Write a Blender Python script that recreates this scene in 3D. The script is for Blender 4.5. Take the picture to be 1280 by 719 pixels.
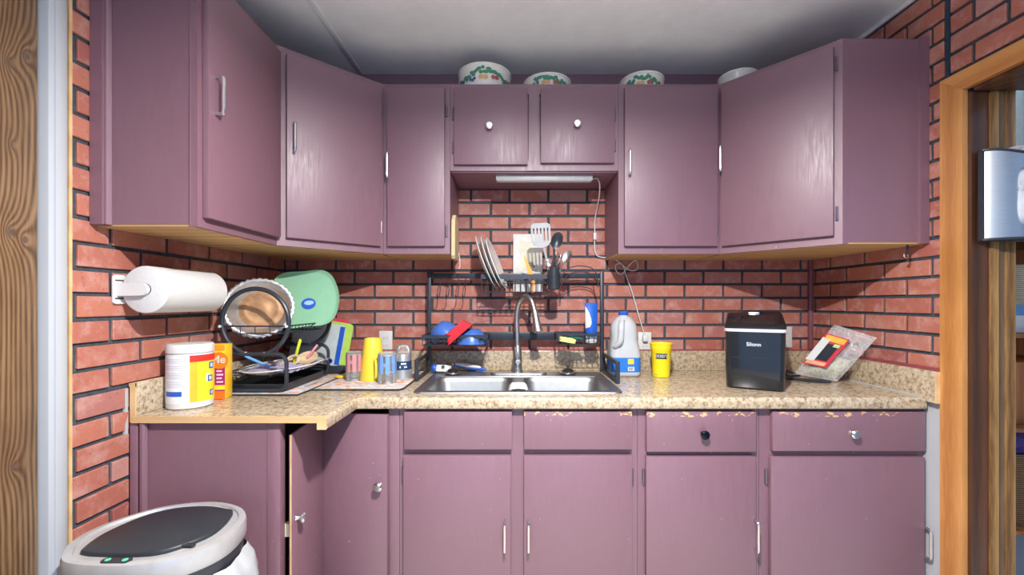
import bpy, bmesh, math, random
from mathutils import Vector, Matrix
random.seed(7)
PI = math.pi
for o in list(bpy.data.objects): bpy.data.objects.remove(o)
scene = bpy.context.scene
COL = scene.collection

# ------------------------------------------------------------------ camera
CAM_Z = 1.265
F, U0, V0 = 526.0, 645.2, 377.8          # focal length and horizon point, in pixels of 1280x719
cd = bpy.data.cameras.new('camera'); cam = bpy.data.objects.new('camera', cd); COL.objects.link(cam)
cam.location = (0, 0, CAM_Z); cam.rotation_euler = (PI/2, 0, 0)
cd.sensor_width = 36; cd.lens = 36*F/1280
cd.shift_x = -(U0-640)/1280; cd.shift_y = (V0-359.5)/1280
cd.clip_start = .02
scene.camera = cam
# ------------------------------------------------------------------ light
w = bpy.data.worlds.new('world'); scene.world = w; w.use_nodes = True
w.node_tree.nodes['Background'].inputs[0].default_value = (.38, .60, 1.0, 1)
w.node_tree.nodes['Background'].inputs[1].default_value = .78
ld = bpy.data.lights.new('ceiling_downlight', 'AREA'); ld.shape = 'DISK'; ld.size = .07; ld.energy = 57; ld.color = (1, .975, .95)
lo = bpy.data.objects.new('ceiling_downlight', ld); COL.objects.link(lo); lo.location = (.13, .45, 2.12)
lu = bpy.data.lights.new('ceiling_uplight', 'AREA'); lu.shape = 'DISK'; lu.size = .16; lu.energy = 11; lu.color = (1, .98, .96)   # glow of the same fixture onto the ceiling
luo = bpy.data.objects.new('ceiling_uplight', lu); COL.objects.link(luo); luo.location = (.13, .45, 2.14); luo.rotation_euler = (PI, 0, 0)
scene.view_settings.view_transform = 'Standard'; scene.view_settings.look = 'None'
scene.view_settings.gamma = 1; scene.view_settings.use_curve_mapping = False
scene.view_settings.exposure = .73

# ------------------------------------------------------------------ helpers
def X(px, d): return (px-U0)*d/F          # photo column at depth d -> metres right of the camera
def Z(py, d): return CAM_Z-(py-V0)*d/F    # photo row at depth d -> height above the floor
WM = {}
def lin(c):
    return tuple(((v/255)/12.92 if v/255 <= .04045 else ((v/255+.055)/1.055)**2.4) for v in c)
def tag(o, label=None, cat=None, group=None, kind=None):
    if label: o['label'] = label
    if cat: o['category'] = cat
    if group: o['group'] = group
    if kind: o['kind'] = kind
    return o
def thing(name, label, cat, loc=(0,0,0), rz=0, group=None, rot=None):
    o = bpy.data.objects.new(name, None); COL.objects.link(o); o.empty_display_size = .05
    o.location = loc; o.rotation_euler = rot if rot else (0,0,rz)
    WM[o] = Matrix.Translation(loc) @ (Matrix.Rotation(rz,4,'Z') if not rot else __import__('mathutils').Euler(rot).to_matrix().to_4x4())
    return tag(o, label, cat, group)
def mk(name, bm, m, parent=None, world=True, smooth=True, ang=35, loc=None):
    """links bm as ONE mesh object; world=True: bm is in world coordinates"""
    if parent is not None and world:
        bm.transform(WM[parent].inverted())
    bmesh.ops.remove_doubles(bm, verts=bm.verts, dist=1e-6)
    bmesh.ops.recalc_face_normals(bm, faces=bm.faces)
    if smooth:
        c = math.radians(ang)
        for f in bm.faces: f.smooth = True
        for e in bm.edges:
            if len(e.link_faces) != 2 or e.calc_face_angle(0) > c: e.smooth = False
    me = bpy.data.meshes.new(name); bm.to_mesh(me); bm.free()
    if m: me.materials.append(m)
    o = bpy.data.objects.new(name, me); COL.objects.link(o)
    if loc: o.location = loc
    if parent is not None:
        o.parent = parent; WM[o] = WM[parent]
    else: WM[o] = Matrix.Translation(loc or (0,0,0))
    return o
def B(): return bmesh.new()
def box(bm, x0,x1,y0,y1,z0,z1, bev=0, seg=2):
    vs = [bm.verts.new(p) for p in ((x0,y0,z0),(x1,y0,z0),(x1,y1,z0),(x0,y1,z0),(x0,y0,z1),(x1,y0,z1),(x1,y1,z1),(x0,y1,z1))]
    fs = [bm.faces.new([vs[i] for i in q]) for q in ((0,3,2,1),(4,5,6,7),(0,1,5,4),(1,2,6,5),(2,3,7,6),(3,0,4,7))]
    if bev:
        es = list({e for f in fs for e in f.edges})
        bmesh.ops.bevel(bm, geom=es, offset=bev, segments=seg, affect='EDGES', profile=.5)
    return bm
def bbox(x0,x1,y0,y1,z0,z1,bev=0,seg=2): return box(B(),x0,x1,y0,y1,z0,z1,bev,seg)
def prism(bm, poly, z0, z1, bev=0, seg=2):
    a = [bm.verts.new((p[0],p[1],z0)) for p in poly]; b = [bm.verts.new((p[0],p[1],z1)) for p in poly]
    n = len(poly); fs = [bm.faces.new(a[::-1]), bm.faces.new(b)]
    for i in range(n): fs.append(bm.faces.new((a[i],a[(i+1)%n],b[(i+1)%n],b[i])))
    if bev: bmesh.ops.bevel(bm, geom=list(set(fs[0].edges)|set(fs[1].edges)), offset=bev, segments=seg, affect='EDGES', profile=.5)
    return bm
def tube(bm, pts, r, seg=8, closed=False, cap=True):
    P = [Vector(p) for p in pts]; n = len(P); rr = r if hasattr(r,'__len__') else [r]*n
    T = []
    for i in range(n):
        if closed: t = P[(i+1)%n]-P[i-1]
        else: t = P[min(i+1,n-1)]-P[max(i-1,0)]
        T.append(t.normalized())
    up = Vector((0,0,1)) if abs(T[0].z) < .9 else Vector((1,0,0))
    nrm = (up-T[0]*up.dot(T[0])).normalized(); rings = []
    for i in range(n):
        nrm = (nrm-T[i]*nrm.dot(T[i])).normalized(); bn = T[i].cross(nrm)
        rings.append([bm.verts.new(P[i]+(nrm*math.cos(2*PI*k/seg)+bn*math.sin(2*PI*k/seg))*rr[i]) for k in range(seg)])
    for i in range(n if closed else n-1):
        a, b = rings[i], rings[(i+1)%n]
        off = 0
        if closed and i == n-1:
            off = min(range(seg), key=lambda s: (a[0].co-b[s].co).length)
        for k in range(seg): bm.faces.new((a[k],a[(k+1)%seg],b[(k+1+off)%seg],b[(k+off)%seg]))
    if cap and not closed:
        bm.faces.new(rings[0][::-1]); bm.faces.new(rings[-1])
    return bm
def spline(pts, n=8, closed=False):
    P = [Vector(p) for p in pts]; out = []; m = len(P)
    for i in range(m if closed else m-1):
        if closed: a,b,c,d = P[i-1],P[i],P[(i+1)%m],P[(i+2)%m]
        else: a,b,c,d = P[max(i-1,0)],P[i],P[i+1],P[min(i+2,m-1)]
        for k in range(n):
            t = k/n
            out.append(.5*((2*b)+(c-a)*t+(2*a-5*b+4*c-d)*t*t+(3*b-a-3*c+d)*t**3))
    if not closed: out.append(P[-1])
    return out
def lathe(bm, prof, M=None, seg=28, cap0=True, cap1=True):
    M = M or Matrix(); rings = []
    for r, z in prof:
        if r < 1e-5: rings.append([bm.verts.new(M @ Vector((0,0,z)))])
        else: rings.append([bm.verts.new(M @ Vector((r*math.cos(2*PI*k/seg), r*math.sin(2*PI*k/seg), z))) for k in range(seg)])
    for a, b in zip(rings, rings[1:]):
        for k in range(seg):
            k2 = (k+1)%seg
            if len(a) == 1 and len(b) == 1: continue
            if len(a) == 1: bm.faces.new((a[0], b[k], b[k2]))
            elif len(b) == 1: bm.faces.new((a[k], a[k2], b[0]))
            else: bm.faces.new((a[k], a[k2], b[k2], b[k]))
    if cap0 and len(rings[0]) > 1: bm.faces.new(rings[0][::-1])
    if cap1 and len(rings[-1]) > 1: bm.faces.new(rings[-1])
    return bm
def along(p, d):
    """matrix with local z along d at p"""
    d = Vector(d).normalized(); return Matrix.Translation(p) @ d.to_track_quat('Z','Y').to_matrix().to_4x4()
def face_mat(p, u, v):
    """matrix with local x along u, y along v at p"""
    u = Vector(u).normalized(); v = Vector(v).normalized(); n = u.cross(v).normalized(); v = n.cross(u)
    m = Matrix((u, v, n)).transposed().to_4x4(); m.translation = p; return m
def rrect(w, h, r, n=5, cx=0, cy=0):
    out = []
    for sx, sy, a0 in ((1,1,0),(-1,1,90),(-1,-1,180),(1,-1,270)):
        for k in range(n+1):
            a = math.radians(a0+90*k/n); out.append((cx+sx*(w/2-r)+r*math.cos(a), cy+sy*(h/2-r)+r*math.sin(a)))
    return out
def xf(bm, M): bm.transform(M); return bm
def cylpatch(bm, c, r, a0, a1, z0, z1, n=10, r1=None):
    """thin patch on an upright round body; angle 0 faces -Y, + to the right"""
    r1 = r if r1 is None else r1
    lo = [];hi = []
    for k in range(n+1):
        a = math.radians(a0+(a1-a0)*k/n)
        lo.append(bm.verts.new((c[0]+r*math.sin(a), c[1]-r*math.cos(a), z0))); hi.append(bm.verts.new((c[0]+r1*math.sin(a), c[1]-r1*math.cos(a), z1)))
    for k in range(n): bm.faces.new((lo[k],lo[k+1],hi[k+1],hi[k]))
    return bm
def text(name, body, size, m, parent, M, wrap=None, shear=0, sx=1):
    """lettering as thin mesh; M places its centre, local x to the right, y up; wrap = radius of a round body"""
    cu = bpy.data.curves.new(name, 'FONT'); cu.body = body; cu.size = size; cu.align_x = 'CENTER'; cu.align_y = 'CENTER'
    cu.extrude = 0 if wrap else .0003; cu.resolution_u = 3; cu.shear = shear; cu.offset = size*.012
    t = bpy.data.objects.new(name, cu); COL.objects.link(t); bpy.context.view_layer.update()
    me = bpy.data.meshes.new_from_object(t.evaluated_get(bpy.context.evaluated_depsgraph_get()))
    bpy.data.objects.remove(t); bpy.data.curves.remove(cu)
    bm = bmesh.new(); bm.from_mesh(me); bpy.data.meshes.remove(me)
    for v in bm.verts:
        v.co.x *= sx
        if wrap: v.co = Vector((wrap*math.sin(v.co.x/wrap), v.co.y, v.co.z-wrap*(1-math.cos(v.co.x/wrap))))
    bm.transform(M)
    return mk(name, bm, m, parent, smooth=False)

# ------------------------------------------------------------------ materials
def new_mat(name):
    m = bpy.data.materials.new(name); m.use_nodes = True; nt = m.node_tree
    return m, nt, nt.nodes['Principled BSDF']
def N(nt, typ, **kw):
    n = nt.nodes.new(typ)
    for k, v in kw.items():
        if k[0] == 'i' and k[1:].isdigit(): n.inputs[int(k[1:])].default_value = v
        else: setattr(n, k, v)
    return n
def L(nt, a, b): nt.links.new(a, b)
def noise(nt, vec, scale, detail=3, rough=.55, stretch=None):
    if stretch:
        mp = N(nt,'ShaderNodeMapping'); mp.inputs['Scale'].default_value = stretch; L(nt, vec, mp.inputs[0]); vec = mp.outputs[0]
    n = N(nt,'ShaderNodeTexNoise'); n.inputs['Scale'].default_value = scale; n.inputs['Detail'].default_value = detail; n.inputs['Roughness'].default_value = rough
    L(nt, vec, n.inputs['Vector']); return n.outputs['Fac']
def ramp(nt, fac, stops, interp='LINEAR'):
    r = N(nt,'ShaderNodeValToRGB'); r.color_ramp.interpolation = interp; e = r.color_ramp.elements
    while len(e) < len(stops): e.new(.5)
    for el, (p, c) in zip(e, stops):
        el.position = p; el.color = (*c, 1) if len(c) == 3 else c
    L(nt, fac, r.inputs[0]); return r.outputs[0]
def mixc(nt, fac, a, b, mode='MIX'):
    n = N(nt,'ShaderNodeMix', data_type='RGBA', blend_type=mode)
    for s, v in ((n.inputs[0],fac),(n.inputs[6],a),(n.inputs[7],b)):
        if hasattr(v,'node'): L(nt, v, s)
        elif hasattr(v,'__len__'): s.default_value = (*v,1) if len(v)==3 else v
        else: s.default_value = v
    return n.outputs[2]
def math_(nt, op, a, b=0, c=0):
    n = N(nt,'ShaderNodeMath', operation=op)
    for s, v in zip(n.inputs, (a,b,c)):
        if hasattr(v,'node'): L(nt, v, s)
        else: s.default_value = v
    return n.outputs[0]
def bump(nt, bs, h, strength=.3, dist=.002):
    b = N(nt,'ShaderNodeBump'); b.inputs['Strength'].default_value = strength; b.inputs['Distance'].default_value = dist
    L(nt, h, b.inputs['Height']); L(nt, b.outputs[0], bs.inputs['Normal'])
def coords(nt, which='Object'): return N(nt,'ShaderNodeTexCoord').outputs[which]
def mul(c, k): return tuple(min(1, v*k) for v in c)
def mat(name, c, rough=.5, metal=0, var=.08, scale=25, bmp=0, spec=.5, trans=0, stretch=None, ior=1.45, coat=0, alpha=1, sheen=0):
    m, nt, bs = new_mat(name); v = coords(nt)
    f = noise(nt, v, scale, 4, .6, stretch)
    L(nt, ramp(nt, f, [(.3, mul(c,1-var)), (.7, mul(c,1+var))]), bs.inputs['Base Color'])
    bs.inputs['Roughness'].default_value = rough; bs.inputs['Metallic'].default_value = metal
    bs.inputs['Specular IOR Level'].default_value = spec; bs.inputs['Transmission Weight'].default_value = trans
    bs.inputs['IOR'].default_value = ior; bs.inputs['Coat Weight'].default_value = coat; bs.inputs['Alpha'].default_value = alpha
    bs.inputs['Sheen Weight'].default_value = sheen
    if bmp: bump(nt, bs, f, bmp, .003)
    return m
def s(c, **k): return c
PLUM = (.190, .092, .122)
def paint(name, c, chips=0, rough=.46, ztop=None):
    m, nt, bs = new_mat(name); v = coords(nt)
    brush = noise(nt, v, 26, 4, .65, (6,6,.55)); blot = noise(nt, v, 3.2, 3, .5)
    col = ramp(nt, brush, [(.25, mul(c,.90)), (.75, mul(c,1.1))])
    col = mixc(nt, math_(nt,'MULTIPLY',blot,.35), col, mul((c[0]*1.02,c[1]*1.1,c[2]*1.12),1.1))
    sp = noise(nt, v, 55, 2, .5); thr = .755 if chips else .79
    k = math_(nt,'GREATER_THAN', sp, thr)
    col = mixc(nt, math_(nt,'MULTIPLY',k,.6), col, (.50,.36,.34))
    if ztop is not None:
        z = N(nt,'ShaderNodeSeparateXYZ'); L(nt, v, z.inputs[0])
        band = N(nt,'ShaderNodeMapRange', interpolation_type='SMOOTHSTEP'); L(nt, z.outputs[2], band.inputs[0])
        band.inputs[1].default_value = ztop-.055; band.inputs[2].default_value = ztop; band.inputs[3].default_value = 0; band.inputs[4].default_value = .17
        ch = noise(nt, v, 30, 5, .7, (1,1,2)); kk = math_(nt,'GREATER_THAN', math_(nt,'ADD',ch,band.outputs[0]), .735)
        big = math_(nt,'GREATER_THAN', noise(nt, v, 6, 1, .5), .47)
        col = mixc(nt, math_(nt,'MULTIPLY',kk,big), col, (.62,.38,.16))
    L(nt, col, bs.inputs['Base Color'])
    L(nt, ramp(nt, brush, [(.3,(rough-.07,)*3),(.7,(rough+.12,)*3)]), bs.inputs['Roughness'])
    bs.inputs['Specular IOR Level'].default_value = 1.0
    bump(nt, bs, brush, .16, .0012)
    return m
M_PLUM = paint('plum_paint', PLUM)
M_PLUMC = paint('plum_paint_worn', PLUM, 1)
M_PLUMD = paint('plum_paint_chipped_top', PLUM, 1, ztop=.857)
def brick_mat():
    m, nt, bs = new_mat('painted_brick'); v = coords(nt)
    oi = N(nt,'ShaderNodeObjectInfo'); rnd = oi.outputs['Random']
    add = N(nt,'ShaderNodeVectorMath', operation='ADD'); L(nt, v, add.inputs[0]); sc = N(nt,'ShaderNodeVectorMath', operation='SCALE'); sc.inputs[0].default_value = (9,7,5); L(nt, rnd, sc.inputs['Scale']); L(nt, sc.outputs[0], add.inputs[1]); v = add.outputs[0]
    base = ramp(nt, rnd, [(0,(.35,.108,.078)),(.25,(.41,.137,.095)),(.5,(.45,.16,.105)),(.72,(.32,.092,.077)),(.86,(.44,.21,.18)),(1,(.39,.128,.09))])
    n1 = noise(nt, v, 18, 5, .65); n2 = noise(nt, v, 130, 3, .6)
    col = mixc(nt, ramp(nt, n1, [(.48,(0,0,0)),(.66,(.75,.75,.75))]), base, (.50,.27,.23))
    col = mixc(nt, ramp(nt, n2, [(.60,(0,0,0)),(.72,(.55,.55,.55))]), col, (.13,.05,.05))
    L(nt, col, bs.inputs['Base Color']); bs.inputs['Roughness'].default_value = .62
    bump(nt, bs, math_(nt,'ADD',n1,math_(nt,'MULTIPLY',n2,.5)), .5, .003); return m
M_BRICK = brick_mat()
M_MORTAR = mat('dark_slate_mortar', (.050,.062,.078), .8, var=.3, scale=90, bmp=.4)
def granite_mat():
    m, nt, bs = new_mat('granite_laminate'); v = coords(nt)
    n1 = noise(nt, v, 60, 5, .7); n2 = noise(nt, v, 105, 3, .6); n3 = noise(nt, v, 14, 2, .5)
    col = ramp(nt, n1, [(.30,(.07,.045,.03)),(.40,(.28,.19,.115)),(.50,(.44,.345,.23)),(.62,(.54,.45,.325)),(.75,(.36,.25,.155))])
    col = mixc(nt, ramp(nt, n2, [(.58,(0,0,0)),(.65,(.9,.9,.9))]), col, (.06,.045,.04))
    col = mixc(nt, math_(nt,'MULTIPLY',n3,.35), col, (.50,.42,.31))
    L(nt, col, bs.inputs['Base Color']); bs.inputs['Roughness'].default_value = .22; return m
M_GRAN = granite_mat()
def wood(name, a, b, scale=1, rough=.5, knots=(), axis='z', coat=0, dark=None, warp=.02, freq=210):
    m, nt, bs = new_mat(name); v = coords(nt)
    st = (1,1,.07) if axis == 'z' else ((1,.07,1) if axis == 'y' else (.07,1,1))
    sep = N(nt,'ShaderNodeSeparateXYZ'); L(nt, v, sep.inputs[0])
    cross = math_(nt,'ADD', sep.outputs[0], sep.outputs[1]) if axis == 'z' else math_(nt,'ADD', sep.outputs[2], sep.outputs[0] if axis == 'y' else sep.outputs[1])
    wn = noise(nt, v, 6*scale, 3, .5, st)
    g = math_(nt,'ADD', cross, math_(nt,'MULTIPLY', wn, warp*5))
    for ky, kz, kr in knots:
        dy = math_(nt,'SUBTRACT', sep.outputs[1], ky); dz = math_(nt,'MULTIPLY', math_(nt,'SUBTRACT', sep.outputs[2], kz), .55)
        r = math_(nt,'SQRT', math_(nt,'ADD', math_(nt,'MULTIPLY',dy,dy), math_(nt,'MULTIPLY',dz,dz)))
        fall = math_(nt,'POWER', 2.718, math_(nt,'MULTIPLY', r, -1/kr))
        g = math_(nt,'ADD', g, math_(nt,'MULTIPLY', fall, kr*2.2))
    sn = math_(nt,'SINE', math_(nt,'MULTIPLY', g, freq*scale))
    fine = noise(nt, v, 150, 3, .6, st)
    f = math_(nt,'ADD', math_(nt,'MULTIPLY_ADD', sn, .30, .5), math_(nt,'MULTIPLY', math_(nt,'SUBTRACT', fine, .5), .9))
    stops = [(.15,a),(.85,b)]
    col = ramp(nt, f, stops)
    for ky, kz, kr in knots:
        dy = math_(nt,'SUBTRACT', sep.outputs[1], ky); dz = math_(nt,'MULTIPLY', math_(nt,'SUBTRACT', sep.outputs[2], kz), .8)
        r = math_(nt,'SQRT', math_(nt,'ADD', math_(nt,'MULTIPLY',dy,dy), math_(nt,'MULTIPLY',dz,dz)))
        k = N(nt,'ShaderNodeMapRange', interpolation_type='SMOOTHSTEP'); L(nt, r, k.inputs[0]); k.inputs[1].default_value = kr*.25; k.inputs[2].default_value = kr*.75; k.inputs[3].default_value = .65; k.inputs[4].default_value = 0
        col = mixc(nt, k.outputs[0], col, dark or mul(a,.5))
    big = noise(nt, v, 2.5, 3, .5)
    col = mixc(nt, ramp(nt, big, [(.35,(0,0,0)),(.7,(.5,.5,.5))]), col, mul(a,.7))
    L(nt, col, bs.inputs['Base Color']); bs.inputs['Roughness'].default_value = rough; bs.inputs['Coat Weight'].default_value = coat
    bump(nt, bs, f, .25, .0015); return m
M_RAW = wood('raw_plywood', (.48,.28,.11), (.66,.43,.20), .5, .7, axis='x')
M_RAWY = wood('raw_particle_edge', (.58,.37,.17), (.70,.49,.26), .3, .75, axis='x')
M_PINE = wood('orange_pine_casing', (.42,.165,.045), (.62,.30,.095), .35, .38, coat=.2)
M_PINEH = wood('orange_pine_head_casing', (.42,.165,.045), (.62,.30,.095), .35, .38, axis='y', coat=.2)
M_DARKW = wood('dark_stained_jamb', (.050,.018,.009), (.12,.045,.020), .5, .35, coat=.2)
M_WORN = wood('worn_jamb_board', (.13,.055,.014), (.52,.29,.09), .5, .6, warp=.03)
M_WORND = wood('worn_jamb_groove', (.05,.03,.022), (.20,.12,.06), .5, .6)
M_WHITE = mat('white_plastic', (.62,.62,.61), .38, var=.03)
M_WTRIM = mat('white_painted_trim', (.42,.44,.47), .45, var=.03, stretch=(1,1,.1))
M_CEIL = mat('ceiling_paint', (.84,.84,.83), .8, var=.05, scale=8, bmp=.05)
M_CREAM = mat('cream_wall', (.76,.69,.55), .8, var=.05)
M_FLOOR = mat("pale_floor", (.68,.64,.58), .5, var=.2, scale=6)  # floor is out of view; kept pale to bounce light up to the ceiling
M_CHROME = mat('brushed_chrome', (.72,.72,.72), .25, 1, var=.05)
M_STEEL = mat('brushed_steel', (.62,.63,.64), .3, 1, var=.08, scale=60, stretch=(1,8,8))
M_SINK = mat('sink_steel', (.34,.35,.36), .44, 1, var=.06, scale=40, stretch=(1,6,1))
M_BLACK = mat('black_plastic', (.022,.026,.034), .35, var=.2)
M_BLACKM = mat('black_coated_metal', (.024,.030,.042), .38, var=.2)
M_DARKIN = mat('dark_interior', (.02,.02,.028), .9)
M_MAROON = mat('maroon_strip', (.24,.055,.06), .5, var=.15)
# ------------------------------------------------------------------ the setting
D = 2.178; WL = -1.203; WR = 1.528; CEIL = 2.439
CB, CT = CAM_Z+.2154, CAM_Z+.974        # wall cabinets: bottom and top
D1 = 1.88; CTOP = .914                  # wall cabinet face frames; counter top
REAR = -1.2
tag(mk('floor', bbox(-2.2,4.2,REAR,2.35,-.06,0), M_FLOOR), 'pale unseen kitchen floor below the cabinets', 'floor', kind='structure')
ceil = tag(mk('ceiling', bbox(WL-.1,WR+.17,REAR,D+.1,CEIL,CEIL+.06), M_CEIL), 'smooth pale grey ceiling above the plum cabinets', 'ceiling', kind='structure')
mk('seam', bbox(-.812,-.785,.6,D-.005,CEIL-.004,CEIL+.001,.002), M_CEIL, ceil)
wb = tag(mk('wall_back', bbox(WL-.1,WR+.17,D,D+.1,0,CEIL), M_MORTAR), 'back wall of red painted brick above the sink', 'wall', kind='structure')
b = B(); box(b,WL-.1,WL,1.128,D,0,CEIL)
wl = tag(mk('wall_left', b, M_MORTAR), 'left wall of red painted brick beside the paper towels', 'wall', kind='structure')
b = B(); box(b,WR,WR+.17,1.43,D,0,CEIL); box(b,WR,WR+.17,.42,1.43,1.99,CEIL); box(b,WR,WR+.17,REAR,.42,0,CEIL)
wr = tag(mk('wall_right', b, M_MORTAR), 'right wall of red painted brick around the doorway', 'wall', kind='structure')
BZ, BP, BL, MO = 1.0762, .0703, .2, .0122
_bc = {}
def brick_mesh(axis, ln, ht):
    k = (axis, round(ln,3), round(ht,3), random.randrange(2))
    if k not in _bc:
        bm = B(); t = .0045
        if axis == 'x': box(bm,-ln/2,ln/2,-t,t,-ht/2,ht/2)
        else: box(bm,-t,t,-ln/2,ln/2,-ht/2,ht/2)
        for v in bm.verts:
            v.co += Vector((random.uniform(-1,1),random.uniform(-1,1),random.uniform(-1,1)))*.0009
        if min(ln,ht) > .02: bmesh.ops.bevel(bm, geom=list(bm.edges), offset=.0018, segments=1, affect='EDGES')
        me = bpy.data.meshes.new('brick'); bm.to_mesh(me); bm.free(); me.materials.append(M_BRICK); _bc[k] = me
    return _bc[k]
def bricks(wall, axis, plane, regions, off_even, off_odd, sgn):
    for u0,u1,z0,z1 in regions:
        for k in range(int((z0-BZ)/BP)-2, int((z1-BZ)/BP)+2):
            a, c = max(z0, BZ+k*BP+MO/2), min(z1, BZ+(k+1)*BP-MO/2)
            if c-a < .008: continue
            off = off_even if k % 2 == 0 else off_odd
            n = math.floor((u0-off)/BL)-1
            while off+n*BL < u1:
                p, q = max(u0, off+n*BL+MO/2), min(u1, off+(n+1)*BL-MO/2); n += 1
                if q-p < .012: continue
                o = bpy.data.objects.new('brick', brick_mesh(axis, q-p, c-a)); COL.objects.link(o); o.parent = wall
                j = random.uniform(-.0007,.0007)
                o.location = ((p+q)/2, plane+sgn*(.0035+j), (a+c)/2) if axis == 'x' else (plane+sgn*(.0035+j), (p+q)/2, (a+c)/2)
bricks(wb,'x',D,[(WL+.012,WR-.012,1.016,1.505),(-.30,.46,1.505,1.86)],-.034,-.131,-1)
bricks(wl,'y',WL,[(1.134,1.30,.02,1.016),(1.134,D-.012,1.016,1.505),(1.134,1.24,1.505,CEIL-.01)],1.342,1.242,1)
bricks(wr,'y',WR,[(1.497,D-.012,1.016,1.505),(1.497,1.60,1.505,2.2),(1.497,D-.012,2.2,CEIL-.012)],1.54,1.64,-1)
bricks(wr,'y',WR,[(.42,1.474,2.045,CEIL-.012)],1.40,1.50,-1)
mk('seam_strip', bbox(WR-.006,WR+.002,1.478,1.492,2.05,CEIL), mat('blue_black_strip',(.02,.045,.075),.5), wr)
mk('lower_panel', bbox(WR-.004,WR+.002,1.497,1.60,0,.905), M_WTRIM, wr)
mk('panel_edge', bbox(WL,WL+.007,1.126,1.134,0,CEIL), M_RAWY, wl)
# painted strips
tag(mk('trim_1', bbox(WL+.01,WR-.02,D-.022,D-.004,1.008,1.022,.004), M_MAROON), 'thin maroon strip between back brick wall and splashback', 'trim', kind='structure')
tag(mk('trim_2', bbox(WR-.016,WR-.002,1.50,D-.012,1.006,1.028,.004), M_MAROON), 'thin maroon strip between right brick wall and splashback', 'trim', kind='structure')
tag(mk('trim_3', bbox(WR-.026,WR,D-.026,D,1.02,1.49,.008), paint('plum_corner',(.19,.06,.075))), 'narrow plum corner strip in right corner of the brick walls', 'trim', kind='structure')
tag(mk('trim_4', bbox(WR-.014,WR,.3,D,CEIL-.022,CEIL,.004), M_CEIL), 'pale grey strip between ceiling and right brick wall', 'trim', kind='structure')
tag(mk('trim_5', bbox(WL,WR,D-.012,D,2.24,CEIL-.001), M_PLUM), 'plum painted board above the wall cabinets', 'trim', kind='structure')
# left: white casing and knotty planks
b = B(); box(b,WL-.08,WL+.012,1.072,1.118,0,CEIL,.003); box(b,WL-.02,WL+.018,1.084,1.110,0,CEIL,.003)
tag(mk('trim_6', b, M_WTRIM), 'white painted door casing beside the knotty wood planks', 'trim', kind='structure')
mk('recess', bbox(WL-.07,WL-.004,1.118,1.128,0,CEIL), M_RAWY, wl)
wp = tag(mk('wall_planks', bbox(WL-.09,WL-.03,REAR,1.072,0,CEIL), M_DARKIN), 'brown knotty wood plank wall left of the white casing', 'wall', kind='structure')
y = 1.0705; i = 0
KN = [(1.010,1.841,.020),(1.044,1.876,.018),(1.010,1.434,.022),(1.04,1.419,.014),(1.019,.867,.016),(1.015,1.645,.009)]
while y > REAR:
    ww = .145 if i else .135
    m = wood('knotty_pine_%d'%i, (.085,.043,.021), (.28,.165,.082), .8, .36, knots=[(k[0] if i == 0 else y-ww*random.uniform(.2,.8), k[1] if i == 0 else random.uniform(.2,2.3), k[2]) for k in (KN if i == 0 else KN[:2])], dark=(.10,.07,.055), freq=720, warp=.016) if i < 3 else m
    mk('plank', bbox(WL-.03,WL-.012,y-ww,y-.002,0,CEIL,.0015), m, wp); y -= ww; i += 1
# doorway on the right
dj = thing('door_1', 'orange stained doorway frame with dark worn jamb in the right brick wall', 'doorway', (WR,1.43,0)); dj['kind'] = 'structure'
cb = B(); vs = [(1.424,0),(1.5,0),(1.5,2.0495),(1.424,1.9845)]
a = [cb.verts.new((WR-.018,p,q)) for p,q in vs]; c = [cb.verts.new((WR,p,q)) for p,q in vs]
cb.faces.new(a); cb.faces.new(c[::-1])
for k in range(4): cb.faces.new((a[k],a[(k+1)%4],c[(k+1)%4],c[k]))
mk('side_casing', cb, M_PINE, dj)
hb = B(); vs = [(1.424,1.985),(1.5,2.05),(.35,2.05),(.35,1.985)]
a = [hb.verts.new((WR-.019,p,q)) for p,q in vs]; c = [hb.verts.new((WR,p,q)) for p,q in vs]
hb.faces.new(a); hb.faces.new(c[::-1])
for k in range(4): hb.faces.new((a[k],a[(k+1)%4],c[(k+1)%4],c[k]))
mk('head_casing', hb, M_PINEH, dj)
mk('dark_jamb', bbox(WR,X(1239,1.405),1.412,1.43,0,1.972), M_DARKW, dj)
x0 = X(1239,1.405)
b = B(); box(b,x0,x0+.028,1.405,1.43,0,1.972,.003); box(b,x0+.050,X(1270.5,1.405),1.405,1.43,0,1.972,.003)
mk('worn_jamb', b, M_WORN, dj)
mk('jamb_groove', bbox(x0+.028,x0+.05,1.410,1.43,0,1.972), M_WORND, dj)
mk('head_jamb', bbox(WR,WR+.172,.42,1.405,1.972,1.99), M_DARKW, dj)
# room beyond the doorway
tag(mk('wall_beyond', bbox(2.95,3.05,REAR,2.6,0,2.5), M_CREAM), 'cream wall of the room beyond the doorway', 'wall', kind='structure')
tag(mk('wall_beyond_back', bbox(WR+.17,3.05,2.45,2.55,0,2.5), M_CREAM), 'cream rear wall of the room seen through the doorway', 'wall', kind='structure')

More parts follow.
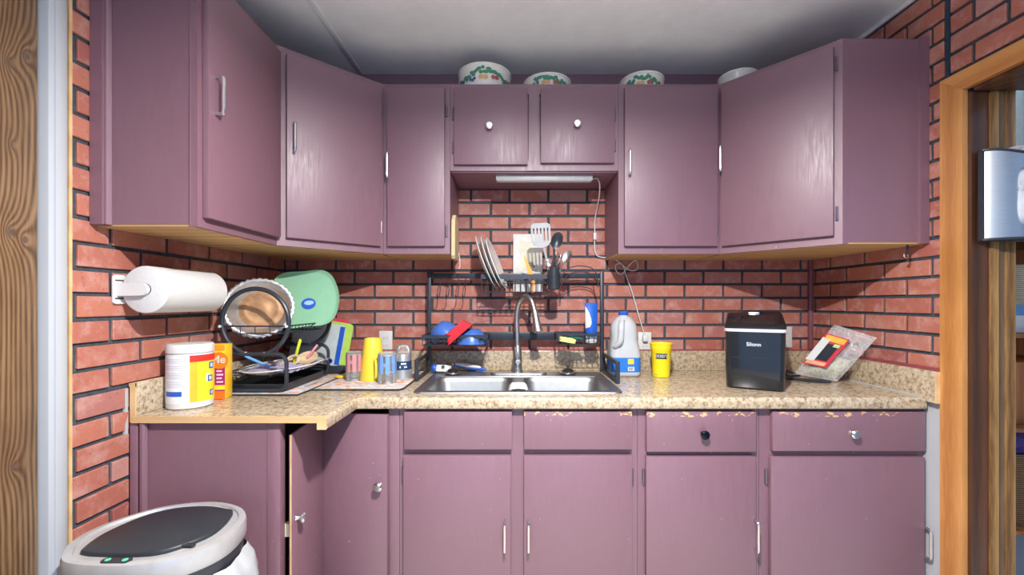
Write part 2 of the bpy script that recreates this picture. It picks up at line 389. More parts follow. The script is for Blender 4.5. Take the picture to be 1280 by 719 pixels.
# ------------------------------------------------------------------ cabinets
class Seg:
    """front line of a cabinet in plan, p0 -> p1 left to right as seen; n points at the viewer"""
    def __init__(self, p0, p1):
        self.p0 = Vector((*p0,0)); p1 = Vector((*p1,0)); self.len = (p1-self.p0).length
        self.u = (p1-self.p0).normalized(); self.n = Vector((self.u.y,-self.u.x,0))
    def at(self, u, n, z): return self.p0+self.u*u+self.n*n+Vector((0,0,z))
    def M(self): 
        m = Matrix((self.u,-self.n,Vector((0,0,1)))).transposed().to_4x4(); m.translation = self.p0; return m
    def box(self, u0,u1,n0,n1,z0,z1,bev=0,seg=1): return xf(bbox(u0,u1,-n1,-n0,z0,z1,bev,seg), self.M())
def pull(sg, u, n, zc, ln, parent, m=None, name='handle', tilt=0):
    h = ln/2; pr = .026
    pts = [sg.at(u,n,zc+h),sg.at(u,n+pr*.75,zc+h),sg.at(u,n+pr,zc+h-.008),sg.at(u+tilt,n+pr,zc),sg.at(u,n+pr,zc-h+.008),sg.at(u,n+pr*.75,zc-h),sg.at(u,n,zc-h)]
    mk(name, tube(B(), spline(pts,5), .0046, 8), m or M_CHROME, parent)
def knob(sg, u, n, zc, parent, m=None, r=.015):
    mk('knob', lathe(B(), [(r*.55,0),(r*.4,.004),(r*.38,.012),(r*.8,.016),(r,.020),(r,.024),(r*.75,.0285),(0,.0295)], along(sg.at(u,n,zc), sg.n), 20), m or M_CHROME, parent)
def hinge(sg, u, n, zc, parent, h=.045):
    b = sg.box(u-.006,u+.006,n,n+.003,zc-h/2,zc+h/2); tube(b,[sg.at(u,n+.005,zc-h/2-.003),sg.at(u,n+.005,zc+h/2+.003)],.0042,8)
    mk('hinge', b, M_HINGE, parent)
M_HINGE = mat('painted_hinge', (.20,.15,.19), .35, .6)
M_KNOBW = mat('satin_knob', (.80,.80,.80), .22, .85)
def frame(sg, parent, z0, z1, rails, stiles):
    b = B()
    for (u0,u1) in stiles:
        q = sg.box(u0,u1,-.019,0,z0,z1); tmp = bpy.data.meshes.new('t'); q.to_mesh(tmp); b.from_mesh(tmp); bpy.data.meshes.remove(tmp); q.free()
    for (a,c) in rails:
        q = sg.box(stiles[0][1],stiles[-1][0],-.019,-.0008,a,c); tmp = bpy.data.meshes.new('t'); q.to_mesh(tmp); b.from_mesh(tmp); bpy.data.meshes.remove(tmp); q.free()
    mk('face_frame', b, M_PLUM, parent)
def door(sg, parent, u0,u1,z0,z1, m=None, name='door', th=.019, n0=.001):
    return mk(name, sg.box(u0,u1,n0,n0+th,z0,z1,.0013,2), m or M_PLUM, parent)

def wall_unit(name, label, sg, poly, z0, z1, doors, bottom=True):
    c = sum((Vector((*p,0)) for p in poly), Vector())/len(poly)
    t = thing(name, label, 'cabinet', (c.x,c.y,z0), group='plum wall cabinets')
    mk('body', prism(B(), poly, z0+.006, z1), M_PLUM, t)
    mk('bottom_panel', prism(B(), [(c.x+(p[0]-c.x)*.996, c.y+(p[1]-c.y)*.996) for p in poly], z0, z0+.0058), M_RAW, t)
    frame(sg, t, z0, z1, [(z0,z0+.045),(z1-.045,z1)], [(0,.035),(sg.len-.035,sg.len)])
    for d in doors:
        u0,u1,a,b_,hu,hz,knobbed,hin = d
        dr = door(sg, t, u0,u1,a,b_)
        if knobbed: knob(sg,hu,.02,hz,dr,M_KNOBW,.0165)
        else: pull(sg,hu,.02,hz,.108,dr)
        for (u,z) in hin: hinge(sg,u,0,z,t)
    return t
XL3, DL3, XL1 = -.9057, 1.592, X(479,D1)
X12, XM, XR1 = X(562.5,D1), X(773,D1), X(900,D1)
X2, D2, D4 = 1.2053, 1.554, 1.1955
g = .0004
def inset(p, k=.019): return p
# left wall cabinet
sg = Seg((XL3,D4),(XL3,DL3-.001))
wall_unit('wall_cabinet','plum cabinet on left wall above the paper towels, end panel facing the room', sg,
  [(XL3-.019,D4+.002),(XL3-.019,DL3-.001),(WL+.011,DL3-.001),(WL+.011,D4+.002)], CB, CT,
  [(.018,sg.len-.006,CB+.028,CT-.03,.043,Z(118.5,1.235),False,[])])
lc = bpy.data.objects['wall_cabinet']
mk('filler_strip', bbox(WL+.009,WL+.044,D4-.018,D4+.002,CB+.004,CT), M_PLUM, lc)
mk('half_round', tube(B(), [(WL+.046,D4-.002,CB+.004),(WL+.046,D4-.002,CT)], .010, 10), M_PLUM, lc)
mk('end_stile', bbox(XL3-.022,XL3-.019,D4-.0012,D4+.004,CB,CT), M_PLUM, lc)
# left corner
sg = Seg((XL3,DL3),(XL1,D1)); L_ = sg.len; q = .019
pin = [sg.at(0,-.019,0), sg.at(L_,-.019,0)]
wall_unit('corner_wall_cabinet','angled plum corner cabinet left of the sink with a glossy sheen', sg,
  [(pin[0].x,pin[0].y),(pin[1].x-.0,pin[1].y),(XL1-.001,D-.003),(WL+.011,D-.003),(WL+.011,DL3+.001),(XL3-.02,DL3+.001)], CB, CT,
  [(.030,L_-.018,CB+.031,CT-.026,.052,Z(175,1.63),False,[(L_-.011,Z(133,1.86)),(L_-.011,Z(284,1.86))])])
# narrow
sg = Seg((XL1+.001,D1),(X12,D1)); a = D1-.019
def pu(px): return X(px,a)-sg.p0.x
wall_unit('wall_cabinet','narrow plum cabinet between left corner cabinet and the sink opening', sg,
  [(XL1+.001,D1+.019),(X12,D1+.019),(X12,D-.003),(XL1+.001,D-.003)], CB, CT,
  [(pu(484),pu(555.5),CB+.033,CT-.025,pu(486),Z(208,a),False,[(pu(557.5),Z(137,a)),(pu(557.5),Z(288,a))])])
# over the sink
MB_ = Z(213.5,D1)
sg = Seg((X12+.001,D1),(XM-.001,D1))
t = wall_unit('wall_cabinet','short plum cabinet with two knobbed doors above the sink', sg,
  [(X12+.001,D1+.019),(XM-.001,D1+.019),(XM-.001,D-.003),(X12+.001,D-.003)], MB_, CT,
  [(pu(567.5),pu(659.5),Z(205.5,a),CT-.03,pu(612),Z(159,a),True,[(pu(566),Z(141,a)),(pu(566),Z(183,a))]),
   (pu(676),pu(768),Z(203.5,a),CT-.03,pu(721),Z(156.5,a),True,[(pu(769.5),Z(142,a)),(pu(769.5),Z(181,a))])])
mk('stile', sg.box(pu(661),pu(674.5),-.019,-.0004,MB_,CT), M_PLUM, t)
mk('under_panel', bbox(X12+.003,XM-.003,D1+.012,D-.004,MB_-.004,MB_+.001), M_PLUM, t)
# right of sink
sg = Seg((XM,D1),(XR1-.001,D1))
wall_unit('wall_cabinet','plum cabinet between sink opening and right corner cabinet', sg,
  [(XM,D1+.019),(XR1-.001,D1+.019),(XR1-.001,D-.003),(XM,D-.003)], CB, CT,
  [(pu(781),pu(897),CB+.033,CT-.022,pu(786),Z(204,a),False,[(pu(898.5),Z(135,a)),(pu(898.5),Z(286,a))])])
# right corner
sg = Seg((XR1,D1),(X2,D2)); L_ = sg.len; pin = [sg.at(0,-.019,0), sg.at(L_,-.019,0)]
t = wall_unit('corner_wall_cabinet','angled plum corner cabinet beside the doorway with plain end panel', sg,
  [(pin[0].x,pin[0].y),(pin[1].x,pin[1].y),(X2+.004,D2+.002),(WR-.012,D2+.002),(WR-.012,D-.003),(XR1,D-.003)], CB, CT,
  [(.014,L_-.024,CB+.032,CT-.024,.02,Z(200,1.86),False,[(L_-.016,Z(80,1.565)),(L_-.016,Z(267,1.565))])])
mk('end_stile', bbox(X2,X2+.021,D2,D2+.004,CB,CT), M_PLUM, t)
mk('end_filler', bbox(WR-.042,WR-.009,D2-.008,D2+.004,CB+.001,CT), M_PLUM, t)

# ---- base cabinets
DB = 1.575; a = DB-.02; KICK = .10; BT = .874
def bu(px): return X(px,a)
def base_unit(name, label, x0, x1, drawers, doors, stiles):
    t = thing(name, label, 'cabinet', ((x0+x1)/2,DB+.29,0), group='plum base cabinets')
    sg = Seg((x0,DB),(x1,DB))
    mk('body', bbox(x0,x1,DB+.019,D-.03,KICK,BT-.16 if 'sink' in name else BT), M_PLUMC, t)
    mk('toe_kick', bbox(x0,x1,DB+.07,DB+.085,0,KICK), M_DARKIN, t)
    b = B()
    for (p,q) in stiles: box(b,p,q,DB,DB+.019,KICK,BT)
    for (z0,z1) in ((KICK,KICK+.04),(Z(571,a)-.01,Z(561,a)+.012),(BT-.03,BT)): box(b,stiles[0][1],stiles[-1][0],DB+.0008,DB+.019,z0,z1)
    mk('face_frame', b, M_PLUMC, t)
    for (p,q,z0,z1,m,kx) in drawers:
        dr = door(sg,t,p-x0,q-x0,z0,z1,m,'drawer_front')
        if kx: knob(sg,kx[0]-x0,.02,kx[1],dr,kx[2],.0165)
    for (p,q,z0,z1,hx,hz,hin) in doors:
        dr = door(sg,t,p-x0,q-x0,z0,z1,M_PLUMC)
        pull(sg,hx-x0,.02,hz,.108,dr)
        for (u,z) in hin: hinge(sg,u-x0,0,z,t,.05)
    return t, sg
ZD0, ZD1, ZT = Z(562,a), Z(515,a), Z(570,a)
base_unit('sink_base_cabinet','plum double door base cabinet under the sink with two plain drawer fronts', bu(498), bu(798.5),
  [(bu(505),bu(640),ZD0,ZD1,M_PLUMC,None),(bu(655),bu(790),ZD0,ZD1,M_PLUMD,None)],
  [(bu(504),bu(638),KICK+.03,ZT,bu(631),Z(668,a),[(bu(502),Z(596,a)),(bu(502),.2)]),(bu(655),bu(790),KICK+.03,ZT,bu(660.5),Z(668,a),[(bu(792),Z(598,a)),(bu(792),.2)])],
  [(bu(498),bu(508)),(bu(636),bu(659)),(bu(786),bu(798.5))])
base_unit('drawer_base_cabinet','plum base cabinet with a dark drawer knob right of the sink cabinet', bu(799), bu(952),
  [(bu(808.5),bu(945.5),Z(565,a),ZD1,M_PLUMD,(bu(878.5),Z(542,a),mat('dark_knob',(.03,.04,.06),.15,.9)))],
  [(bu(808),bu(945),KICK+.03,ZT-.004,bu(943),Z(668,a),[(bu(806),Z(598,a)),(bu(806),.2)])],
  [(bu(799),bu(812)),(bu(942),bu(952))])
base_unit('wide_base_cabinet','wide plum base cabinet with chrome drawer knob next to the doorway', bu(952.5), bu(1160),
  [(bu(966),bu(1157.5),Z(564,a),ZD1,M_PLUMD,(bu(1064),Z(541,a),M_CHROME))],
  [(bu(964),bu(1156.5),KICK+.03,Z(572,a),bu(1155),Z(677,a),[(bu(961),Z(598,a)),(bu(961),.2)])],
  [(bu(952.5),bu(968)),(bu(1152),bu(1160))])
# corner base with folding doors
DE = 1.312; XE = X(350,DE)
t = thing('corner_base_cabinet','plum corner base cabinet with folding door ajar behind the trash can', 'cabinet', (-.95,1.75,0), group='plum base cabinets')
xs = X(487,DB)
b = B(); box(b,WL+.03,XE-.02,DE,DE+.018,0,.891); box(b,WL+.03,WL+.045,DE,D-.03,0,BT); box(b,WL+.03,xs,D-.045,D-.03,0,BT); box(b,xs,bu(497.5),DB+.019,D-.03,KICK,BT); box(b,XE-.02,-.70,DE+.002,DE+.3,0,KICK-.02)
mk('body', b, M_PLUMC, t)
mk('cabinet_floor', prism(B(), [(WL+.045,DE+.018),(XE-.02,DE+.018),(XE-.02,DB+.02),(xs,DB+.02),(xs,D-.045),(WL+.045,D-.045)], KICK-.01, KICK), M_RAW, t)
b = B(); box(b,XE-.04,XE,DE-.002,DE+.03,0,.891,.0015)
mk('stile', b, M_PLUMC, t)
mk('corner_stile', bbox(xs-.003,bu(497.5),DB,DB+.02,0,BT,.001), M_PLUMC, t)
mk('wall_filler', bbox(WL+.009,X(176,DE),DE-.012,DE+.005,0,.8905,.001), M_PLUMC, t)
mk('filler_bead', tube(B(), [(X(182,DE),DE-.006,0),(X(182,DE),DE-.006,.8905)], .011, 10), M_PLUMC, t)
# two door leaves
P1 = (X(486,1.572),1.562); PF = (X(402.5,1.60),1.600); PN = (X(358,1.305),1.318)
ztop = Z(517.5,1.57)
sgR = Seg(PF,P1); d_ = door(sgR,t,.002,sgR.len,KICK+.02,ztop,M_PLUMC,'door',.019,-.01)
knob(sgR,sgR.len-.026,.009,Z(606,1.56),d_,M_CHROME,.0165)
sgL = Seg(PN,PF); d_ = door(sgL,t,0,sgL.len-.002,KICK+.02,ztop,M_PLUMC,'door',.008,.001)
knob(sgL,.035,.009,Z(648,1.35),d_,M_CHROME,.0165)
mk('raw_edge', sgL.box(-.0012,.0004,.0045,.0085,KICK+.021,ztop-.001), M_RAWY, t)
mk('latch', bbox(XE-.005,XE+.015,DE+.03,DE+.05,Z(674,1.33),Z(658,1.33)), mat('pale_latch',(.72,.66,.45),.5), t)

# ------------------------------------------------------------------ counter
CF = 1.543; CE = 1.296; XIN = -.592
sx0,sx1,sy0,sy1 = -.398,.412,1.612,2.09     # sink cut-out
ct = thing('countertop','speckled beige laminate worktop running around the corner and sink', 'countertop', (0,1.8,CTOP-.04))
b = B()
zt, zb = CTOP, CTOP-.022
XA = WL+.02
hx0,hx1,hy0,hy1 = sx0+.015,sx1-.015,sy0+.015,sy1-.015
for (p,q,r_,s_) in ((XA,XIN,CE,CF+.01),(XA,hx0,CF+.01,D-.02),(hx1,WR-.02,CF+.01,D-.02),(hx0,hx1,CF+.01,hy0),(hx0,hx1,hy1,D-.02)):
    box(b,p,q,r_,s_,zb,zt)
mk('top', b, M_GRAN, ct)
def nose(p, q, n):
    """rolled front edge from p to q, n = outward"""
    p = Vector(p); q = Vector(q); n = Vector(n); b = B()
    prof = [(.0003,-.0004),(.002,-.0006),(.005,-.002),(.0085,-.007),(.010,-.013),(.010,-.036),(.007,-.041),(0,-.042),(-.012,-.042),(-.012,-.0225),(.0003,-.0225)]
    r1 = [b.verts.new(p+n*a_+Vector((0,0,c_))) for a_,c_ in prof]; r2 = [b.verts.new(q+n*a_+Vector((0,0,c_))) for a_,c_ in prof]
    for k in range(len(prof)):
        k2 = (k+1)%len(prof); b.faces.new((r1[k],r1[k2],r2[k2],r2[k]))
    b.faces.new(r1); b.faces.new(r2[::-1]); return b
mk('front_edge', nose((XIN+.0,CF+.01,CTOP),(WR-.022,CF+.01,CTOP),(0,-1,0)), M_GRAN, ct)
mk('front_edge', nose((XIN,CE+.002,CTOP),(XIN,CF+.01,CTOP),(1,0,0)), M_GRAN, ct)
mk('joint_strip', bbox(XIN+.004,XIN+.010,CF-.0008,CF+.002,CTOP-.04,CTOP-.004), M_RAWY, ct)
b = B(); box(b,XA,XIN+.004,CE-.003,CE,zb+.001,zt-.001); box(b,XIN-.02,XIN+.008,CE-.0045,CE+.001,CTOP-.041,zt-.003)
mk('raw_end', b, M_RAWY, ct)
BS = .102
mk('splashback', bbox(XA,WR-.02,D-.026,D-.012,CTOP,CTOP+BS,.003), M_GRAN, ct)
mk('splashback', bbox(WL+.012,XA+.012,CE+.004,D-.012,CTOP-.0,CTOP+BS,.003), M_GRAN, ct)
mk('splashback', bbox(WR-.032,WR-.012,1.502,D-.012,CTOP-.012,CTOP+BS,.003), M_GRAN, ct)
mk('caulk_line', bbox(WR-.036,WR-.031,CF+.01,D-.03,CTOP,CTOP+.004), M_WTRIM, ct)
b = B(); box(b,WL+.010,XA+.010,CE,CE+.004,CTOP+.09,CTOP+BS-.001); box(b,XA-.006,XA+.010,CE-.001,CE+.004,CTOP-.02,CTOP+BS-.0005)
mk('splashback_end', b, M_RAWY, ct)
b = B(); box(b,WR-.033,WR-.013,1.4985,1.502,CTOP-.011,CTOP+BS-.001)
mk('splashback_end', b, M_RAWY, ct)
mk('gap_strip', bbox(WL+.001,WL+.008,CE-.01,CE,.86,CTOP+.085), M_WTRIM, ct)
# ------------------------------------------------------------------ sink and faucet
def loft(bm, rings, cap0=True, cap1=True):
    R = [[bm.verts.new(p) for p in r] for r in rings]
    for a_, b_ in zip(R, R[1:]):
        n = len(a_)
        for k in range(n): bm.faces.new((a_[k],a_[(k+1)%n],b_[(k+1)%n],b_[k]))
    if cap0: bm.faces.new(R[0][::-1])
    if cap1: bm.faces.new(R[-1])
    return R
def pl(poly, z): return [(p[0],p[1],z) for p in poly]
M_CAP = mat('drain_dark', (.08,.08,.09), .4, .8)
sk = thing('sink','double bowl stainless steel sink set into the speckled worktop', 'sink', ((sx0+sx1)/2,(sy0+sy1)/2,CTOP-.16))
bz = CTOP+.0055
bowls = [(-.360,-.012),(.030,.372)]; by0,by1 = 1.640,1.938
b = B(); loops = []
outer = rrect(sx1-sx0, sy1-sy0, .035, 5, (sx0+sx1)/2, (sy0+sy1)/2)
inn = [rrect(q-p, by1-by0, .05, 5, (p+q)/2, (by0+by1)/2) for p,q in bowls]
edges = []
for poly in [outer]+inn:
    vs = [b.verts.new((p[0],p[1],bz)) for p in poly]
    for k in range(len(vs)): edges.append(b.edges.new((vs[k],vs[(k+1)%len(vs)])))
bmesh.ops.triangle_fill(b, edges=edges, use_beauty=True, use_dissolve=False)
loft(b, [pl(outer,bz), pl(rrect(sx1-sx0+.006, sy1-sy0+.006, .038, 5, (sx0+sx1)/2, (sy0+sy1)/2), bz-.005)], False, False)
for poly in inn:
    cx = sum(p[0] for p in poly)/len(poly); cy = sum(p[1] for p in poly)/len(poly)
mk('rim', b, M_SINK, sk, ang=25)
for (p,q) in bowls:
    cx,cy,w_,h_ = (p+q)/2,(by0+by1)/2,q-p,by1-by0
    b = B(); loft(b, [pl(rrect(w_-2*i_,h_-2*i_,max(.05-i_*.2,.03),5,cx,cy),bz-z_) for i_,z_ in ((0,0),(.004,.004),(.010,.02),(.018,.12),(.03,.148),(.06,.156))], False, True)
    bw = mk('bowl', b, M_SINK, sk, ang=50)
    mk('drain', lathe(B(), [(.042,0),(.040,.004),(.028,.004),(.022,.001),(0,.001)], Matrix.Translation((cx,cy,bz-.155)), 20), M_CAP, bw)
b = B(); loft(b, [pl(rrect(.72,.008,.004,3,(sx0+sx1)/2,by1+.012),bz),pl(rrect(.72,.006,.003,3,(sx0+sx1)/2,by1+.012),bz+.003)],False,True)
mk('ledge_bead', b, M_SINK, sk)
M_FAU = mat('satin_nickel', (.50,.50,.50), .36, 1, var=.05)
fx, fy = X(647,2.03), 2.03
ft = thing('faucet','brushed steel gooseneck pull-down faucet behind the sink', 'faucet', (fx,fy,bz))
mk('deck_plate', prism(B(), rrect(.27,.055,.027,6,fx+.005,fy), bz, bz+.008, .002), M_FAU, ft)
mk('stem', lathe(B(), [(.026,0),(.026,.01),(.022,.014),(.021,.09),(.018,.11),(.013,.13)], Matrix.Translation((fx,fy,bz+.007)), 20), M_FAU, ft)
pts = spline([(fx,fy,bz+.12),(fx-.002,fy,1.10),(fx-.004,fy,1.20),(fx+.008,fy-.012,1.262),(fx+.036,fy-.035,1.290),(fx+.063,fy-.062,1.275),(fx+.078,fy-.082,1.225)],8)
mk('gooseneck', tube(B(), pts, .0125, 12), M_FAU, ft)
hd = Vector((fx+.078,fy-.082,1.228)); he = Vector((fx+.094,fy-.100,1.128))
dirn = he-hd
mk('spray_head', lathe(B(), [(.0125,0),(.015,.012),(.0165,.05),(.021,.088),(.0235,.096),(.0235,.101),(.017,.103),(0,.103)], along(hd,dirn), 18), M_FAU, ft)
kn = mk('handle_hub', lathe(B(), [(.014,0),(.017,.01),(.018,.022),(.012,.032),(0,.034)], along((fx,fy-.016,bz+.062),(0.05,-1,.05)), 16), M_FAU, ft)
mk('lever', tube(B(), [(fx,fy-.042,bz+.068),(fx-.006,fy-.046,bz+.10),(fx-.012,fy-.052,bz+.135)], [.0065,.0055,.0045], 10), M_FAU, ft)
M_CLOTHW = mat('white_terry', (.78,.77,.75), .9, var=.12, scale=120, bmp=.5)
b = B(); 
prof = [(-.047,-.055),(-.040,-.02),(-.034,-.004),(-.026,.004),(0,.006),(.026,.004),(.034,-.004),(.040,-.02),(.048,-.062)]
rows = []
for k in range(9):
    y = by0+.004+.14*k/8; wv = 1+.05*math.sin(k*1.9)
    rows.append([b.verts.new((.009+p*wv, y, bz+q+.001*math.sin(k*2.3)+.001)) for p,q in prof])
for r1,r2 in zip(rows,rows[1:]):
    for k in range(len(prof)-1): b.faces.new((r1[k],r1[k+1],r2[k+1],r2[k]))
bmesh.ops.solidify(b, geom=list(b.faces), thickness=.003)
tag(mk('dish_cloth', b, M_CLOTHW, loc=None), 'small white cloth draped over the sink divider', 'cloth')
def strainer(px, y, label):
    t = thing('sink_strainer', label, 'strainer', (X(px,y),y,bz), group='sink strainers')
    Mx = Matrix.Translation((X(px,y),y,bz+.001))
    mk('cup', lathe(B(), [(.030,0),(.040,.006),(.041,.012),(.034,.014),(.03,.010),(0,.010)], Mx, 22), M_CHROME, t)
    mk('stopper', lathe(B(), [(.024,.010),(.026,.02),(.018,.026),(.006,.028),(.005,.042),(.008,.046),(.006,.052),(0,.053)], Mx, 18), M_CAP, t)
strainer(566, 2.005, 'steel sink strainer lying in front of the blue and white brushes')
strainer(710, 2.01, 'steel sink strainer on the ledge right of the faucet')
M_BLUE = mat('royal_blue_plastic', (.02,.10,.48), .35)
t = thing('dish_brush','white and blue dish brush with round head on the sink ledge', 'brush', (X(552,2.06),2.06,bz))
mk('head', xf(prism(B(), rrect(.085,.048,.02,5), 0, .032, .008), Matrix.Translation((X(553,2.06),2.06,bz+.002)) @ Matrix.Rotation(-.12,4,'Z') @ Matrix.Rotation(-.35,4,'X')), M_WHITE, t)
mk('end_cap', lathe(B(), [(.020,0),(.022,.01),(.016,.022),(0,.024)], along((X(546,2.06),2.055,bz+.022),(-1,.1,.1)), 14), M_BLUE, t)
mk('button', lathe(B(), [(.008,0),(.008,.004),(0,.005)], along((X(554,2.04),2.041,bz+.031),(0,-1,.45)), 12), mat('navy_button',(.02,.04,.1),.4), t)
t = thing('scrub_brush','slim white and blue scrub brush handle lying against the splashback', 'brush', (X(590,2.10),2.10,bz))
mk('handle', tube(B(), spline([(X(568,2.11),2.115,bz+.030),(X(580,2.11),2.11,bz+.026),(X(592,2.1),2.10,bz+.018),(X(607,2.08),2.085,bz+.012)],5), [.009,.010,.0105,.011,.011,.0115,.012,.012,.012,.0125,.0125,.012,.011,.010,.008,.006], 12), M_BLUE, t)
mk('grip', tube(B(), spline([(X(569,2.1),2.105,bz+.037),(X(584,2.095),2.098,bz+.030),(X(601,2.08),2.085,bz+.022)],5), [.005,.007,.008,.009,.0095,.0095,.009,.009,.008,.007,.004], 10), M_WHITE, t)

# ------------------------------------------------------------------ rack over the sink
rk = thing('over_sink_rack','black metal dish rack standing over the sink against the brick wall', 'dish rack', (0,2.09,CTOP))
PXL, PXR, RY = X(536.5,2.10), X(752.5,2.10), 2.10
RT = Z(345,2.10)
for xx in (PXL,PXR):
    mk('post', bbox(xx-.009,xx+.009,RY-.008,RY+.008,CTOP+.010,RT+.022,.002), M_BLACKM, rk)
mk('top_rail', bbox(PXL,PXR,RY-.006,RY+.006,RT-.013,RT+.013,.002), M_BLACKM, rk)
mk('middle_rail', bbox(PXL,PXR,RY-.006,RY+.006,Z(424,2.1),Z(415,2.1),.002), M_BLACKM, rk)
for xx,yn in ((PXL-.008,1.86),(PXR+.008,1.80)):
    b = B(); box(b,xx-.008,xx+.008,yn,RY+.02,CTOP+.0008,CTOP+.014,.001); box(b,xx-.008,xx+.008,yn,RY+.02,CTOP+.082,CTOP+.096,.001)
    box(b,xx-.008,xx+.008,yn,yn+.018,CTOP+.012,CTOP+.084,.001); box(b,xx-.008,xx+.008,RY-.0,RY+.02,CTOP+.012,CTOP+.084,.001)
    mk('foot_frame', b, M_BLACKM, rk)
def basket(name, x0,x1,y0,y1,z0,z1,nx,ny,rim=.012):
    b = B(); r = .0018
    for k in range(nx+1):
        x = x0+(x1-x0)*k/nx; tube(b,[(x,y0,z1),(x,y0,z0),(x,y1,z0),(x,y1,z1)],r,5)
    for k in range(1,ny):
        y = y0+(y1-y0)*k/ny; tube(b,[(x0,y,z0),(x1,y,z0)],r,5)
    tube(b,[(x0,y0,(z0+z1)/2),(x1,y0,(z0+z1)/2)],r,5); tube(b,[(x0,y0,z0),(x1,y0,z0)],r*1.3,5)
    p = mk(name, b, M_BLACKM, rk)
    b = B(); t_ = .003
    box(b,x0-t_,x1+t_,y0-t_,y0+t_,z1-rim,z1+.002); box(b,x0-t_,x1+t_,y1-t_,y1+t_,z1-rim,z1+.002); box(b,x0-t_,x0+t_,y0,y1,z1-rim,z1+.002); box(b,x1-t_,x1+t_,y0,y1,z1-rim,z1+.002)
    mk('basket_rim', b, M_BLACKM, p)
basket('plate_basket', X(602,1.95),X(686,1.95),1.95,2.088,1.312,Z(343.5,1.95),12,5,.02)
basket('bowl_basket', X(528,1.93),X(609,1.93),1.93,2.088,1.066,Z(419.5,1.93),9,4,.014)
basket('soap_basket', X(697,1.95),X(749,1.95),1.95,2.088,1.070,1.118,8,4,.008)
for px in (549,560,572,580.5):
    x = X(px,2.06); z = Z(352,2.06)
    mk('hook', tube(B(), spline([(x+.004,2.09,z+.018),(x+.003,2.07,z+.006),(x+.004,2.065,z-.03),(x+.002,2.06,z-.066),(x-.004,2.045,z-.076),(x-.008,2.035,z-.066)],4), .0022, 6), M_BLACKM, rk)
b = B()
for zz,yy in ((Z(332.5,1.97),1.97),(Z(340,2.0),2.0)):
    tube(b, spline([(X(702,yy),yy,1.345),(X(703,yy),yy,zz-.045),(X(712,yy),yy,zz-.010),(X(727,yy),yy,zz),(X(741,yy),yy,zz-.014),(X(746.5,yy),yy,zz-.05),(X(747.5,yy),yy,1.335)],6), .0026, 6)
tube(b,[(X(703,1.97),1.97,1.36),(X(703,2.0),2.095,1.385)],.0026,6); tube(b,[(X(746.5,1.97),1.97,1.36),(X(746.5,2.0),2.095,1.385)],.0026,6)
mk('lid_holder', b, M_BLACKM, rk)
# plates
M_PORC = mat('white_porcelain', (.72,.72,.71), .18, var=.02)
for k,(px,lab) in enumerate(((603.5,'leftmost white dinner plate leaning in the rack above the sink'),(610.5,'middle white dinner plate leaning in the rack above the sink'),(617,'rightmost white dinner plate leaning in the rack above the sink'))):
    c = Vector((X(px,2.02),2.015,1.452-.004*k)); R = .132
    Mx = along(c, (math.cos(.36),-.05-.03*k,math.sin(.36)))
    pr = [(0,0),(R*.55,0),(R*.66,.004),(R,.016),(R,.019),(R*.64,.0075),(R*.55,.004),(0,.004)]
    tag(mk('dinner_plate', xf(lathe(B(), pr, Mx, 36), Matrix.Translation(-c)), M_PORC, loc=c), lab, 'plate', 'plates in the over-sink rack')
# pale board with paper
t = thing('mounted_card','pale grey board with a yellowed paper sheet leaning behind the utensils', 'picture', (X(660,2.13),2.13,1.33))
x0,x1 = X(641.5,2.12),X(678,2.12)
mk('board', bbox(x0,x1,2.122,2.132,1.318,Z(292.5,2.12),.001), mat('pale_board',(.62,.60,.58),.5), t)
b = B(); pp = [(649,299),(656,302),(671,301),(672,316),(670,330),(671,338),(650,339),(651,322),(648,310)]
a_ = [b.verts.new((X(p,2.12),2.1212,Z(q,2.12))) for p,q in pp]; c_ = [b.verts.new((X(p,2.12),2.1225,Z(q,2.12))) for p,q in pp]
b.faces.new(a_); b.faces.new(c_[::-1])
for k in range(9): b.faces.new((a_[k],a_[(k+1)%9],c_[(k+1)%9],c_[k]))
mk('paper', b, mat('yellowed_paper',(.66,.62,.50),.8,var=.12,scale=14), t)
b = B()
for px,py,r in ((660,331,.010),(664,330,.012),(667,333,.008)): lathe(b,[(r,0),(r*.6,.0006),(0,.0007)],along((X(px,2.12),2.1209,Z(py,2.12)),(0,-1,0)),10)
mk('dark_print', b, mat('dark_print',(.25,.24,.2),.8), t)
# orange spatula
t = thing('orange_spatula','slim orange plastic spatula standing at front of the plate basket', 'spatula', (X(665,1.962),1.962,1.318))
b = B(); pts = [(654.5,319),(657,321),(666,341),(667,347),(668.5,352),(667.5,362),(667,366),(665,366),(664,352),(661,345),(658,334)]
a_ = [b.verts.new((X(p,1.962),1.960,Z(q,1.962))) for p,q in pts]; c_ = [b.verts.new((X(p,1.962),1.9655,Z(q,1.962))) for p,q in pts]
b.faces.new(a_); b.faces.new(c_[::-1]); n = len(pts)
for k in range(n): b.faces.new((a_[k],a_[(k+1)%n],c_[(k+1)%n],c_[k]))
mk('blade', b, mat('orange_plastic',(.85,.30,.03),.35), t)
